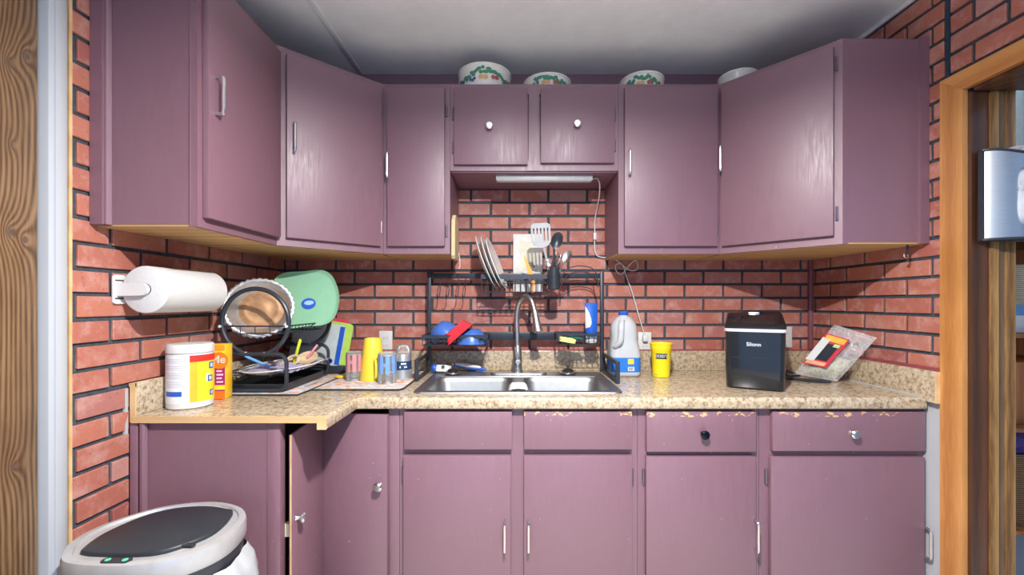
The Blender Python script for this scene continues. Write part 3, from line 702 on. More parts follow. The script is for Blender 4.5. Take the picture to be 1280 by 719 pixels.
# utensil cup
ux, uy = X(692,1.935), 1.925
t = thing('utensil_cup','black utensil cup hung on the rail above the faucet', 'cup', (ux,uy,1.325))
Mx = Matrix.Translation((ux,uy,1.322))
mk('cup', lathe(B(), [(.025,0),(.028,.003),(.029,.10),(.0265,.10),(.0255,.006),(0,.006)], Mx, 24), M_BLACK, t)
mk('hanger', bbox(ux-.012,ux+.012,uy+.027,uy+.033,1.38,1.425), M_BLACKM, t)
def ellipse_plate(bm, Mx, rx, ry, dish=.006, th=.002, n=20):
    ring = lambda s_, z_: [Mx @ Vector((rx*s_*math.cos(2*PI*k/n), ry*s_*math.sin(2*PI*k/n), z_)) for k in range(n)]
    loft(bm, [ring(.15,-dish),ring(.6,-dish*.7),ring(.9,-dish*.15),ring(1,0),ring(1,th),ring(.88,th-dish*.1),ring(.6,th-dish*.65),ring(.15,th-dish)])
M_GREYP = mat('grey_nylon', (.36,.37,.38), .4)
t = thing('slotted_turner','grey slotted turner tallest in the black utensil cup', 'turner', (ux,uy,1.36))
tb = Vector((ux-.006,uy+.004,1.335)); tn = Vector((X(680,1.91),1.905,Z(310,1.91)))
mk('handle', tube(B(), spline([tb, tb.lerp(tn,.6), tn],4), .0052, 8), M_GREYP, t)
# head with real slots: bars between two cross pieces
b = B(); Mx = face_mat(Vector((X(676,1.90),1.895,Z(294,1.9))), Vector((.96,0,.05)), Vector((-.16,-.12,1)))
W,H = .088,.106
bars = 6
for k in range(bars):
    x0 = -W/2+W*k/(bars-.42); ww = W*.58/(bars-.42)
    box(b,x0,x0+ww,-H/2+.02,H/2-.014,-.001,.0014)
prism(b, [(-W/2,H/2-.022),(W/2,H/2-.022),(W/2-.002,H/2-.008),(W/2-.014,H/2),(-W/2+.014,H/2),(-W/2+.002,H/2-.008)], -.001,.0016)
prism(b, [(-W/2,-H/2+.026),(-W/2+.010,-H/2+.006),(-.010,-H/2-.004),(.010,-H/2-.004),(W/2-.010,-H/2+.006),(W/2,-H/2+.026)], -.001,.0016)
mk('head', xf(b,Mx), M_GREYP, t)
t = thing('cooking_spoon','black nylon spoon right of the grey turner in the utensil cup', 'spoon', (ux,uy,1.36))
tb = Vector((ux+.004,uy,1.335)); tn = Vector((X(692.5,1.93),1.925,Z(311,1.93)))
mk('handle', tube(B(), [tb,tn], .005, 8), M_BLACK, t)
b = B(); ellipse_plate(b, face_mat(Vector((X(696,1.925),1.92,Z(301,1.925))), Vector((.92,0,-.30)), Vector((.34,-.1,1))), .0265, .040, .010)
mk('bowl', b, M_BLACK, t)
t = thing('serving_spoon','steel spoon leaning right out of the black utensil cup', 'spoon', (ux,uy,1.36))
tb = Vector((ux+.006,uy-.004,1.34)); tn = Vector((X(704,1.92),1.915,Z(327,1.92)))
mk('handle', tube(B(), [tb,tn], .0035, 8), M_CHROME, t)
b = B(); ellipse_plate(b, face_mat(Vector((X(709,1.915),1.91,Z(321,1.915))), Vector((.75,-.5,-.35)), Vector((.45,0,1))), .019, .031, .008)
mk('bowl', b, M_CHROME, t)
t = thing('measuring_scoop','small steel scoop leaning left in the black utensil cup', 'scoop', (ux,uy,1.36))
tb = Vector((ux-.008,uy-.006,1.34)); tn = Vector((X(686,1.91),1.905,Z(330,1.91)))
mk('handle', tube(B(), [tb,tn], .0035, 8), M_CHROME, t)
b = B(); ellipse_plate(b, face_mat(Vector((X(685,1.905),1.90,Z(328,1.905))), Vector((.95,.1,.2)), Vector((-.2,-.3,1))), .017, .019, .012)
mk('bowl', b, M_CHROME, t)
t = thing('wire_whisk','steel wire whisk in the middle of the black utensil cup', 'whisk', (ux,uy,1.36))
tb = Vector((ux+.001,uy+.008,1.34)); tn = Vector((X(695,1.94),1.937,Z(334,1.94)))
mk('handle', tube(B(), [tb,tn], .0045, 8), M_CHROME, t)
b = B(); ax = Vector((.12,0,1)).normalized()
for k in range(4):
    a_ = PI*k/4; s_ = Vector((math.cos(a_),math.sin(a_),0))
    tube(b, spline([tn, tn+ax*.02+s_*.012, tn+ax*.05+s_*.02, tn+ax*.068, tn+ax*.05-s_*.02, tn+ax*.02-s_*.012, tn],4), .0012, 5)
mk('loops', b, M_CHROME, t)
# bowls
M_BBLUE = mat('blue_bowl_plastic', (.05,.13,.42), .3); M_RED = mat('red_plastic', (.66,.03,.045), .3)
def bowl_prof(R,H): return [(R*.45,0),(R*.52,.001),(R*.78,H*.28),(R*.95,H*.7),(R,H),(R-.003,H),(R*.92,H*.7),(R*.74,H*.30),(R*.45,.005),(0,.005)]
c = Vector((X(589.5,2.0),1.99,1.1385)); 
tag(mk('mixing_bowl', lathe(B(), bowl_prof(.074,.069), Matrix.Rotation(PI,4,'X'), 32), M_BBLUE, loc=c), 'blue bowl upside down right of the red tray in the rack', 'bowl', 'blue bowls in the rack')
c = Vector((X(552,2.0),2.0,1.128))
tag(mk('mixing_bowl', xf(lathe(B(), bowl_prof(.068,.062), None, 32), Matrix.Rotation(-.72,4,'Y') @ Matrix.Rotation(PI,4,'X') @ Matrix.Translation((0,0,-.034))), M_BBLUE, loc=c), 'blue bowl tipped on edge behind the red tray in the rack', 'bowl', 'blue bowls in the rack')
b = B(); R1 = rrect(.10,.10,.012,4); R2 = rrect(.135,.135,.016,4); R3 = rrect(.150,.150,.018,4)
loft(b, [pl(R1,0),pl(R2,.040),pl(R3,.042),pl(R3,.045),pl(rrect(.131,.131,.015,4),.043),pl(rrect(.096,.096,.012,4),.004)])
c = Vector((X(572,1.975),1.985,1.131))
t = thing('red_tray','red square plastic tray standing between the two blue bowls', 'tray', c)
Mx = Matrix.Translation(c) @ Matrix.Rotation(-.72,4,'Y') @ Matrix.Rotation(PI,4,'X') @ Matrix.Translation((0,0,-.02))
mk('tray', xf(b,Mx), M_RED, t)
mk('white_mark', xf(bbox(-.002,.002,-.076,-.0757,.005,.03), Mx), M_WHITE, t)
# soap tube and sponge
t = thing('soap_tube','blue and white squeeze tube standing on its cap in the soap basket', 'tube', (X(739,1.99),1.99,1.073))
cx = X(739,1.99)
M_TBLUE = mat('tube_blue', (.01,.085,.42), .3)
def flat_ring(w_,d_,z_): return [(cx+w_*math.cos(2*PI*k/24), 1.99+d_*math.sin(2*PI*k/24), z_) for k in range(24)]
b = B(); loft(b, [flat_ring(.026,.022,1.105),flat_ring(.028,.022,1.13),flat_ring(.029,.016,1.18),flat_ring(.0305,.003,1.247),flat_ring(.031,.0015,1.262)])
mk('body', b, M_TBLUE, t)
b = B(); loft(b, [flat_ring(.025,.021,1.0735),flat_ring(.0265,.0225,1.076),flat_ring(.0265,.0225,1.104)])
mk('cap', b, mat('pale_cap',(.66,.68,.66),.35), t)
b = B(); edge = [(-.0285,1.247),(-.024,1.24),(-.012,1.215),(-.003,1.185),(-.002,1.165),(-.010,1.148),(-.026,1.142)]
def tube_y(x,z): 
    k = min(max((z-1.13)/(1.247-1.13),0),1); w_ = .028+.0025*k; d_ = .022*(1-k)+.003*k+.003
    return 1.99-d_*math.sqrt(max(0,1-min(1,(x/w_)**2)))-.0016
for (x1,z1),(x2,z2) in zip(edge,edge[1:]):
    q = []
    for s_ in range(4):
        f_ = s_/3
        q.append(((-.0285)+(x1+.0285)*f_, z1, (-.0285)+(x2+.0285)*f_, z2))
    for p1,p2 in zip(q,q[1:]):
        vs = [(p1[0],p1[1]),(p2[0],p2[1]),(p2[2],p2[3]),(p1[2],p1[3])]
        try: b.faces.new([b.verts.new((cx+vx,tube_y(vx,vz),vz)) for vx,vz in vs])
        except ValueError: pass
mk('white_swoosh', b, M_WHITE, t)
t = thing('sponge','yellow and green scrubbing sponge lying in the soap basket', 'sponge', (X(711,1.99),1.985,1.074))
Mx = Matrix.Translation((X(709,1.975),1.975,1.0885)) @ Matrix.Rotation(.18,4,'Y')
mk('foam', xf(prism(B(), rrect(.078,.055,.012,4), -.012, .012, .004), Mx), mat('yellow_foam',(.75,.70,.22),.9,var=.15,scale=150,bmp=.6), t)
mk('scour_pad', xf(prism(B(), rrect(.11,.05,.01,4,.018,.012), .013, .020, .002), Mx), mat('green_scour',(.03,.22,.17),.9,var=.3,scale=200), t)

# ------------------------------------------------------------------ outlets, light bar and cords
M_SLOT = mat('socket_slot', (.05,.05,.05), .6)
def outlet(px, py, w_, h_, label):
    x, z = X(px,2.16), Z(py,2.16)
    t = thing('wall_outlet', label, 'outlet', (x,2.168,z), group='white wall outlets')
    mk('plate', bbox(x-w_/2,x+w_/2,2.160,2.168,z-h_/2,z+h_/2,.002), M_WHITE, t)
    for dz in (.019,-.019):
        so = mk('socket', xf(prism(B(), rrect(.034,.028,.01,4), 0,.002), Matrix.Translation((x,2.1605,z+dz)) @ Matrix.Rotation(PI/2,4,'X')), M_WHITE, t)
        b = B(); box(b,x-.009,x-.007,2.1582,2.1588,z+dz-.005,z+dz+.005); box(b,x+.007,x+.009,2.1582,2.1588,z+dz-.004,z+dz+.004)
        mk('slots', b, M_SLOT, so)
outlet(482,427.5,.068,.112,'white wall outlet behind the yellow pitcher')
outlet(806,428.5,.068,.108,'white wall outlet behind the yellow cup')
outlet(982,421.5,.068,.108,'white wall outlet partly hidden behind the ice maker')
x0,x1 = X(620,1.95),X(740,1.95)
t = thing('under_cabinet_light','slim white light bar fixed under the short cabinet above the sink', 'light bar', ((x0+x1)/2,1.95,1.83))
mk('housing', bbox(x0,x1,1.928,1.965,Z(227,1.95),Z(219,1.95),.004), mat('light_bar_housing',(.42,.42,.42),.4), t)
mk('diffuser', bbox(x0+.006,x1-.006,1.932,1.961,Z(227,1.95)-.003,Z(227,1.95)+.001,.002), mat('light_bar_diffuser',(.45,.45,.44),.4), t)
for xx in (x0+.08,x1-.08): mk('bracket', bbox(xx-.01,xx+.01,1.935,1.96,Z(219,1.95),MB_-.004), M_WHITE, t)
wc = thing('light_cord','white power cord with inline switch running from light bar to outlet', 'cord', (X(745,2.1),2.15,1.4))
pp = [(741,224,1.955),(746,223,1.97),(749.5,230,2.0),(749,245,2.05),(746,262,2.12),(743.5,276,2.15),(743.5,290,2.152),(743.5,312,2.152),(747,320,2.152),(756,322,2.152),(764,322,2.15),(774,328,2.15),(787,338,2.15),(797,336,2.15),(795,326,2.15),(788,330,2.152),(777,343,2.15),(770,338,2.15),(770,331,2.15),(778,331,2.152),(783,346,2.152),(790,365,2.152),(797,390,2.152),(803,410,2.150),(806,420,2.148)]
mk('cable', tube(B(), spline([(X(p,d),d,Z(q,d)) for p,q,d in pp],5), .0026, 7), M_WHITE, wc)
mk('inline_switch', bbox(X(743.5,2.15)-.008,X(743.5,2.15)+.008,2.142,2.160,Z(300,2.15),Z(291,2.15),.003), M_WHITE, wc)
mk('plug', bbox(X(806,2.15)-.012,X(806,2.15)+.012,2.135,2.158,Z(427,2.15),Z(419,2.15),.004), M_WHITE, wc)

# ------------------------------------------------------------------ jug, yellow cup, ice maker, bag
jx, jy = X(779.5,2.02), 2.025
t = thing('milk_jug','translucent plastic gallon jug with blue cap and blue label', 'jug', (jx,jy,CTOP))
M_JUG = mat('milky_plastic', (.52,.54,.56), .3, var=.03, trans=.12)
def sq(w_,d_,r_,z_,ox=0): return pl(rrect(w_,d_,r_,5,jx+ox,jy), z_)
jw = .140
prof = [(.120,.018,.0),(jw,.03,.012),(jw,.03,.025),(jw,.03,.085),(jw,.03,.092),(.142,.034,.100),(.130,.04,.150),(.122,.042,.175),(.124,.045,.205),(.122,.05,.232),(.104,.046,.256),(.072,.034,.276),(.042,.02,.284),(.040,.0199,.290)]
b = B(); loft(b, [sq(w_,w_*.98,r_,CTOP+.0005+z_) for w_,r_,z_ in prof])
mk('body', b, M_JUG, t, ang=60)
mk('handle', tube(B(), spline([(jx-.052,jy-.055,CTOP+.145),(jx-.036,jy-.074,CTOP+.165),(jx-.030,jy-.076,CTOP+.20),(jx-.028,jy-.072,CTOP+.235),(jx-.018,jy-.045,CTOP+.262)],6), .0145, 12), M_JUG, t)
b = B(); loft(b, [sq(jw+.001,jw*.98+.001,.031,CTOP+.024),sq(jw+.001,jw*.98+.001,.031,CTOP+.092)], False, False)
lb = mk('label', b, mat('jug_label_blue',(.02,.16,.55),.4), t)
fy_ = jy-jw*.49-.0013
mk('yellow_patch', bbox(jx+.004,jx+.031,fy_-.0003,fy_,CTOP+.063,CTOP+.087), mat('label_yellow',(.85,.62,.03),.5), lb)
mk('barcode_patch', bbox(jx+.004,jx+.033,fy_-.0003,fy_,CTOP+.031,CTOP+.050), M_WHITE, lb)
b = B()
for k in range(7): box(b,jx+.008+.003*k,jx+.0095+.003*k,fy_-.0006,fy_-.0003,CTOP+.034,CTOP+.048)
mk('barcode', b, M_SLOT, lb)
mk('cap', lathe(B(), [(.0215,0),(.0225,.002),(.0225,.016),(.020,.019),(0,.019)], Matrix.Translation((jx,jy,CTOP+.289)), 24), M_BLUE, t)
cx, cy = X(825,2.0), 1.985
t = thing('yellow_cup','tall yellow plastic cup with black logo box beside the milk jug', 'cup', (cx,cy,CTOP))
M_YEL = mat('yellow_cup_plastic', (.86,.66,.015), .35, var=.03)
mk('cup', lathe(B(), [(.036,0),(.0385,.002),(.0462,.125),(.0485,.128),(.0498,.150),(.0525,.153),(.0525,.158),(.050,.158),(.0478,.150),(.0365,.004),(0,.004)], Matrix.Translation((cx,cy,CTOP+.0006)), 36), M_YEL, t)
va = math.degrees(math.atan2(-cx,cy))   # direction of the viewer seen from the cup
def wrapM(c, r, a_deg, z):
    a_ = math.radians(a_deg); n = Vector((math.sin(a_),-math.cos(a_),0)); return face_mat(Vector((c[0],c[1],z))+n*r, Vector((math.cos(a_),math.sin(a_),0)), Vector((0,0,1)))
bl_ = mk('logo_box', cylpatch(B(), (cx,cy), .0450, va-31, va+35, CTOP+.088, CTOP+.113, 12, .0466), M_BLACK, t)
text('logo_text','DICKEY\u2019S',.019,M_WHITE,bl_,wrapM((cx,cy),.0471,va+2,CTOP+.1005),.0471,0,.66)
mk('base_mark', cylpatch(B(), (cx,cy), .0396, va-50, va-25, CTOP+.012, CTOP+.014, 5, .0397), M_BLACK, t)

# ice maker, turned towards the viewer
iw, idp = .212, .300
im = thing('ice_maker','black countertop ice maker with a white band under its lid', 'ice maker', (1.022,1.807,CTOP), -.50)
def imx(bm): return bm
M_GLOSSB = mat('glossy_black', (.012,.014,.018), .16, var=.1, coat=.3); M_SMOKE = mat('smoked_lid', (.016,.018,.022), .08, coat=.6)
b = B(); loft(b, [pl(rrect(iw-.012,idp-.012,.022,5),.004),pl(rrect(iw-.006,idp-.006,.026,5),.010),pl(rrect(iw,idp,.026,5),.10),pl(rrect(iw+.002,idp+.002,.026,5),.232)])
mk('body', b, M_GLOSSB, im, world=False, ang=50)
b = B(); loft(b, [pl(rrect(iw+.008,idp+.006,.028,5),.232),pl(rrect(iw+.010,idp+.008,.028,5),.244)])
mk('white_band', b, M_WHITE, im, world=False)
def slope(p): return .255+(.310-.255)*min(1,max(0,(p[1]+idp/2+.0)/idp))
r1 = rrect(iw+.006,idp+.004,.026,5); r2 = rrect(iw-.004,idp-.006,.022,5)
b = B(); loft(b, [pl(r1,.2445),[(p[0],p[1],slope(p)-.004) for p in r1],[(p[0],p[1],slope(p)) for p in r2]])
ld_ = mk('lid', b, M_GLOSSB, im, world=False)
r3 = rrect(iw*.72,idp*.56,.016,4,0,-.02)
b = B(); loft(b, [[(p[0],p[1],slope(p)-.001) for p in r3],[(p[0],p[1],slope(p)+.0015) for p in rrect(iw*.70,idp*.54,.015,4,0,-.02)]])
mk('window', b, M_SMOKE, ld_, world=False)
mk('finger_tab', bbox(-.022,.022,.085,.105,slope((0,.085))-.004,slope((0,.085))+.008,.002), M_STEEL, ld_, world=False)
mk('seam', bbox(-iw/2+.02,iw/2-.02,-idp/2-.0012,-idp/2+.004,.128,.1292), M_BLACK, im, world=False)
for sx_ in (-1,1):
    for sy_ in (-1,1): mk('foot', lathe(B(), [(.010,0),(.012,.006),(0,.0065)], Matrix.Translation((sx_*.075,sy_*.11,.0003)), 12), M_BLACK, im, world=False)
M_LOGO = mat('silver_print', (.62,.66,.70), .4)
text('logo_text','Silonn',.021,M_LOGO,im,WM[im] @ face_mat(Vector((-.004,-idp/2-.0015,.182)),Vector((1,0,0)),Vector((0,0,1))))
mk('vent', bbox(iw/2-.002,iw/2+.0025,-.02,.10,.05,.15), M_BLACK, im, world=False)
ic = thing('power_cord','black power cord coiled on the worktop beside the ice maker', 'cord', (1.25,1.9,CTOP))
cp = [(1.166,1.880,.985),(1.20,1.895,.955),(1.235,1.885,.926),(1.30,1.87,.921),(1.352,1.842,.920),(1.365,1.826,.920),(1.335,1.815,.920),(1.28,1.832,.920),(1.235,1.86,.922),(1.22,1.90,.921),(1.27,1.955,.921),(1.33,1.975,.921),(1.345,2.02,.922),(1.30,2.05,.93),(1.24,2.09,.96),(1.215,2.125,1.03),(1.222,2.148,1.075)]
mk('cable', tube(B(), spline(cp,6), .0042, 8), M_BLACK, ic)
mk('plug', bbox(1.208,1.236,2.135,2.158,1.068,1.094,.004), M_BLACK, ic)
# zip bag leaning in the corner
zb_ = thing('zip_bag','clear zip bag with a red and black printed card leaning in the corner', 'bag', (1.37,1.9,CTOP))
A_,B__,C_,D_ = Vector((1.298,1.965,.93)),Vector((1.400,1.835,.918)),Vector((1.488,1.735,1.118)),Vector((1.425,1.885,1.165))
Mid = Vector((1.30,1.86,1.0))
nrm_ = ((B__-A_).cross(D_-A_)).normalized()
if nrm_.y > 0: nrm_ = -nrm_
def bil(u,v): return (A_*(1-u)+B__*u)*(1-v)+(D_*(1-u)+C_*u)*v
def pillow(u0,u1,v0,v1,th,n=10,wob=.004,push=0):
    bm = B(); F_ = []; K_ = []
    random.seed(3)
    for i in range(n+1):
        f1=[];k1=[]
        for j in range(n+1):
            u = u0+(u1-u0)*i/n; v = v0+(v1-v0)*j/n; s_ = math.sin(PI*i/n)**.6*math.sin(PI*j/n)**.6*(1.25-.8*(j/n))
            p = bil(u,v); w_ = random.uniform(-wob,wob)*s_
            f1.append(bm.verts.new(p+nrm_*(th*s_+w_+push))); k1.append(bm.verts.new(p-nrm_*(th*.35*s_-push*.2)))
        F_.append(f1);K_.append(k1)
    for i in range(n):
        for j in range(n):
            bm.faces.new((F_[i][j],F_[i+1][j],F_[i+1][j+1],F_[i][j+1])); bm.faces.new((K_[i][j],K_[i][j+1],K_[i+1][j+1],K_[i+1][j]))
    return bm
def plastic_mat(name, c, a):
    m, nt, bs = new_mat(name); n = noise(nt, coords(nt), 45, 3, .6)
    bs.inputs['Base Color'].default_value = (*c,1); bs.inputs['Roughness'].default_value = .12; bs.inputs['Specular IOR Level'].default_value = .8
    L(nt, ramp(nt, n, [(.35,(a*.6,)*3),(.75,(min(1,a*1.8),)*3)]), bs.inputs['Alpha']); bump(nt, bs, n, .5, .006); return m
M_BAG = plastic_mat('clear_bag_plastic', (.80,.82,.84), .24)
mk('plastic', pillow(0,1,0,1,.030,12,.006), M_BAG, zb_)
mk('contents', pillow(.18,.92,.05,.47,.018,8,.006,.002), mat('pale_noodles',(.42,.40,.27),.6,var=.4,scale=60,stretch=(1,4,1),bmp=.6), zb_)
def card(u0,u1,v0,v1,off):
    bm = B(); n = 6
    G_ = [[bm.verts.new(bil(u0+(u1-u0)*i/n, v0+(v1-v0)*j/n)+nrm_*off) for j in range(n+1)] for i in range(n+1)]
    for i in range(n):
        for j in range(n): bm.faces.new((G_[i][j],G_[i+1][j],G_[i+1][j+1],G_[i][j+1]))
    bmesh.ops.solidify(bm, geom=list(bm.faces), thickness=.0004)
    return bm
cd_ = mk('printed_card', card(.05,.62,.22,.82,.034), mat('card_red',(.55,.04,.06),.4), zb_)
mk('white_panel', card(.05,.25,.30,.74,.0362), M_WHITE, cd_)
mk('black_panel', card(.25,.52,.34,.66,.0362), M_BLACK, cd_)
mk('orange_panel', card(.10,.58,.70,.80,.0362), mat('card_orange',(.85,.42,.06),.4), cd_)
mk('green_panel', card(.40,.54,.62,.68,.0372), mat('card_green',(.45,.62,.30),.4), cd_)
mk('tan_panel', card(.10,.55,.24,.31,.0362), mat('card_tan',(.7,.35,.2),.4), cd_)
mk('zip_strip', tube(B(), [bil(0,.93)+nrm_*.004, bil(1,.93)+nrm_*.004], .0025, 6), M_BAG, zb_)

# ------------------------------------------------------------------ paper towel
py_, px_, pz_ = (1.275,1.535), -1.114, 1.303
t = thing('paper_towel_holder','white plastic paper towel holder screwed to the left brick wall', 'holder', (WL+.012,1.40,pz_))
for y0_,nm in ((1.262,-1),(1.545,1)):
    yb = y0_
    mk('wall_plate', xf(prism(B(), rrect(.042,.088,.010,4), 0, .007, .002), Matrix.Translation((WL+.0085,yb-.012*0,pz_)) @ Matrix.Rotation(PI/2,4,'Z') @ Matrix.Rotation(PI/2,4,'X')), M_WHITE, t)
    b = B(); sh = rrect(.036,.036,.0179,6,px_,pz_); 
    arm = [(WL+.012,pz_-.020),(px_,pz_-.018)]+[(px_+.018*math.sin(PI*k/8),pz_-.018*math.cos(PI*k/8)) for k in range(1,8)]+[(px_,pz_+.018),(WL+.012,pz_+.020)]
    ya,yb2 = (yb-.012,yb-.002) if nm < 0 else (yb+.002,yb+.012)
    a_ = [b.verts.new((p,ya,q)) for p,q in arm]; c_ = [b.verts.new((p,yb2,q)) for p,q in arm]
    f1 = b.faces.new(a_); b.faces.new(c_[::-1]); n = len(arm)
    for k in range(n): b.faces.new((a_[k],a_[(k+1)%n],c_[(k+1)%n],c_[k]))
    if nm < 0:
        r_ = bmesh.ops.inset_region(b, faces=[f1], thickness=.0035, depth=-.006)
    ar = mk('arm', b, M_WHITE, t)
    if nm < 0:
        b = B(); box(b,WL+.0155,WL+.0165,yb-.016,yb+.016,pz_+.025,pz_+.029); box(b,WL+.0155,WL+.0165,yb-.016,yb+.016,pz_-.029,pz_-.025)
        mk('slot', b, M_SLOT, ar)
M_PAPER = mat('paper_towel', (.60,.60,.595), .85, var=.03, scale=90, bmp=.25)
R_ = .071
b = lathe(B(), [(.018,0),(R_-.004,0),(R_,.002),(R_,.256),(R_-.004,.258),(.018,.258),(.018,0)], along((px_,1.2635,pz_),(0,1,0)), 48, False, False)
c = Vector((px_,1.39,pz_)); tr = tag(mk('paper_towel_roll', xf(b,Matrix.Translation(-c)), M_PAPER, loc=c), 'full roll of white paper towel on the left wall holder', 'paper towel')

# ------------------------------------------------------------------ wipes tub and orange box
cx, cy, r_ = -1.105, 1.428, .0655
t = thing('wipes_canister','white cleaning wipes canister with yellow and red label near the worktop end', 'canister', (cx,cy,CTOP))
Mx = Matrix.Translation((cx,cy,CTOP+.0006))
mk('tub', lathe(B(), [(r_-.004,0),(r_,.003),(r_,.178),(r_-.002,.180),(0,.180)], Mx, 44), M_WHITE, t)
mk('lid', lathe(B(), [(r_-.001,.181),(r_+.0012,.183),(r_+.0012,.206),(r_-.002,.211),(r_*.7,.212),(0,.212)], Mx, 44), M_WHITE, t)
va = math.degrees(math.atan2(-cx,cy))
rr = r_+.0006
lb = mk('label', cylpatch(B(), (cx,cy), rr, va-130, va+150, CTOP+.020, CTOP+.177, 40), mat('label_white',(.74,.74,.76),.4), t)
def lp(name, a0,a1,z0,z1,m,k=1,n=10): return mk(name, cylpatch(B(), (cx,cy), rr+.0004*k, va+a0, va+a1, CTOP+z0, CTOP+z1, n), m, lb)
M_LY = mat('label_bright_yellow',(.88,.68,.03),.4); M_LO = mat('label_orange',(.90,.42,.03),.4); M_LR = mat('label_red',(.75,.03,.02),.4)
lp('orange_band',-2,16,.022,.168,M_LO); lp('yellow_panel',16,130,.022,.168,M_LY,1,14); lp('red_band',-2,130,.154,.176,M_LR,2,14); lp('blue_box',-72,-20,.044,.060,M_BLUE,1)
M_FINE = mat('fine_print',(.42,.44,.55),.6)
b = B()
for k in range(17):
    if k in (4,9,13): continue
    z = .073+k*.0057; e = random.uniform(-14,-6); cylpatch(b,(cx,cy),rr+.0004,va-72,va+e,CTOP+z,CTOP+z+.0016,8)
mk('fine_print', b, M_FINE, lb)
lp('grey_swirl',38,50,.085,.112,mat('label_grey',(.72,.70,.55),.5),2); 
for a0,z0,rad in ((57,.138,.011),(52,.095,.010),(58,.046,.009)):
    an = math.degrees(rad/rr); 
    lp('blue_seal',a0-an,a0+an,z0-rad,z0+rad,M_BLUE,3,6); lp('white_seal',a0-an*.55,a0+an*.55,z0-rad*.6,z0+rad*.6,M_WHITE,4,5)
t = thing('orange_box','orange and magenta packet with yellow stripe behind the wipes canister', 'box', (-1.105,1.535,CTOP))
ow, od, oh = .128, .052, .198; ox, oy = -1.118, 1.535
Mx = Matrix.Translation((ox,oy,CTOP+.0006)) @ Matrix.Rotation(.16,4,'Z')
body = mk('carton', xf(bbox(-ow/2,ow/2,-od/2,od/2,0,oh,.002), Mx), mat('carton_yellow',(.92,.52,.02),.35), t)
fr = -od/2-.0006
def fp(name,x0,x1,z0,z1,m,k=1): return mk(name, xf(bbox(x0,x1,fr-.0004*k,fr,z0,z1), Mx), m, body)
fp('top_flap',-ow/2+.001,ow/2-.001,.176,oh-.001,mat('carton_orange',(.90,.30,.03),.35))
fp('magenta_panel',.030,ow/2-.0005,.03,.135,mat('carton_magenta',(.30,.02,.16),.35),1)
fp('yellow_stripe',-ow/2+.001,ow/2-.0005,.035,.051,M_LY,2); fp('lower_orange',-ow/2+.001,ow/2-.0005,.002,.03,mat('carton_red_orange',(.85,.16,.02),.35),1)
mk('orange_disc', xf(lathe(B(), [(.030,0),(.030,.0008),(0,.0009)], along((.045,fr-.0006,.140),(0,-1,0)), 26), Mx), mat('carton_disc',(.85,.20,.02),.35), body)
text('logo_text','Me',.038,M_WHITE,body,Mx @ face_mat(Vector((.042,fr-.002,.143)),Vector((1,0,0)),Vector((0,0,1))))
b = B()
for k in range(5): box(b,.036,.058-.004*(k%2),fr-.0014,fr-.0008,.060+.013*k,.066+.013*k)
mk('panel_print', xf(b,Mx), mat('pink_print',(.8,.5,.65),.5), body)
# ------------------------------------------------------------------ drying mats
def mat_tex(name):
    m, nt, bs = new_mat(name); v = coords(nt)
    mp = N(nt,'ShaderNodeMapping'); mp.inputs['Scale'].default_value = (1,1,0); L(nt,v,mp.inputs[0])
    vo = N(nt,'ShaderNodeTexVoronoi'); vo.inputs['Scale'].default_value = 62; vo.inputs['Randomness'].default_value = .25; L(nt,mp.outputs[0],vo.inputs['Vector'])
    sp = N(nt,'ShaderNodeSeparateColor'); L(nt,vo.outputs['Color'],sp.inputs[0])
    col = ramp(nt, sp.outputs[0], [(0,(.52,.51,.52)),(.30,(.34,.37,.42)),(.48,(.58,.56,.54)),(.62,(.62,.27,.14)),(.78,(.60,.45,.36))], 'CONSTANT')
    L(nt, col, bs.inputs['Base Color']); bs.inputs['Roughness'].default_value = .9; bump(nt, bs, noise(nt,v,300,2,.6), .4, .002); return m
M_MAT = mat_tex('hexagon_print_cloth'); M_MATE = mat('charcoal_binding',(.03,.035,.045),.8)
def dmat(poly, label):
    c = (sum(p[0] for p in poly)/len(poly), sum(p[1] for p in poly)/len(poly))
    t = thing('drying_mat', label, 'drying mat', (c[0],c[1],CTOP), group='patterned drying mats')
    mk('cloth', prism(B(), poly, CTOP+.001, CTOP+.007, .002), M_MAT, t)
    mk('binding', tube(B(), [(p[0],p[1],CTOP+.0042) for p in poly], .0036, 6, True), M_MATE, t)
dmat([(-1.148,1.572),(-.817,1.572),(-.812,1.66),(-.812,2.10),(-1.148,2.10)], 'grey and orange patterned drying mat under the black two-tier rack')
dmat([(-.804,1.665),(-.462,1.665),(-.452,1.69),(-.452,2.10),(-.804,2.10)], 'grey and orange patterned drying mat under the upturned glasses')

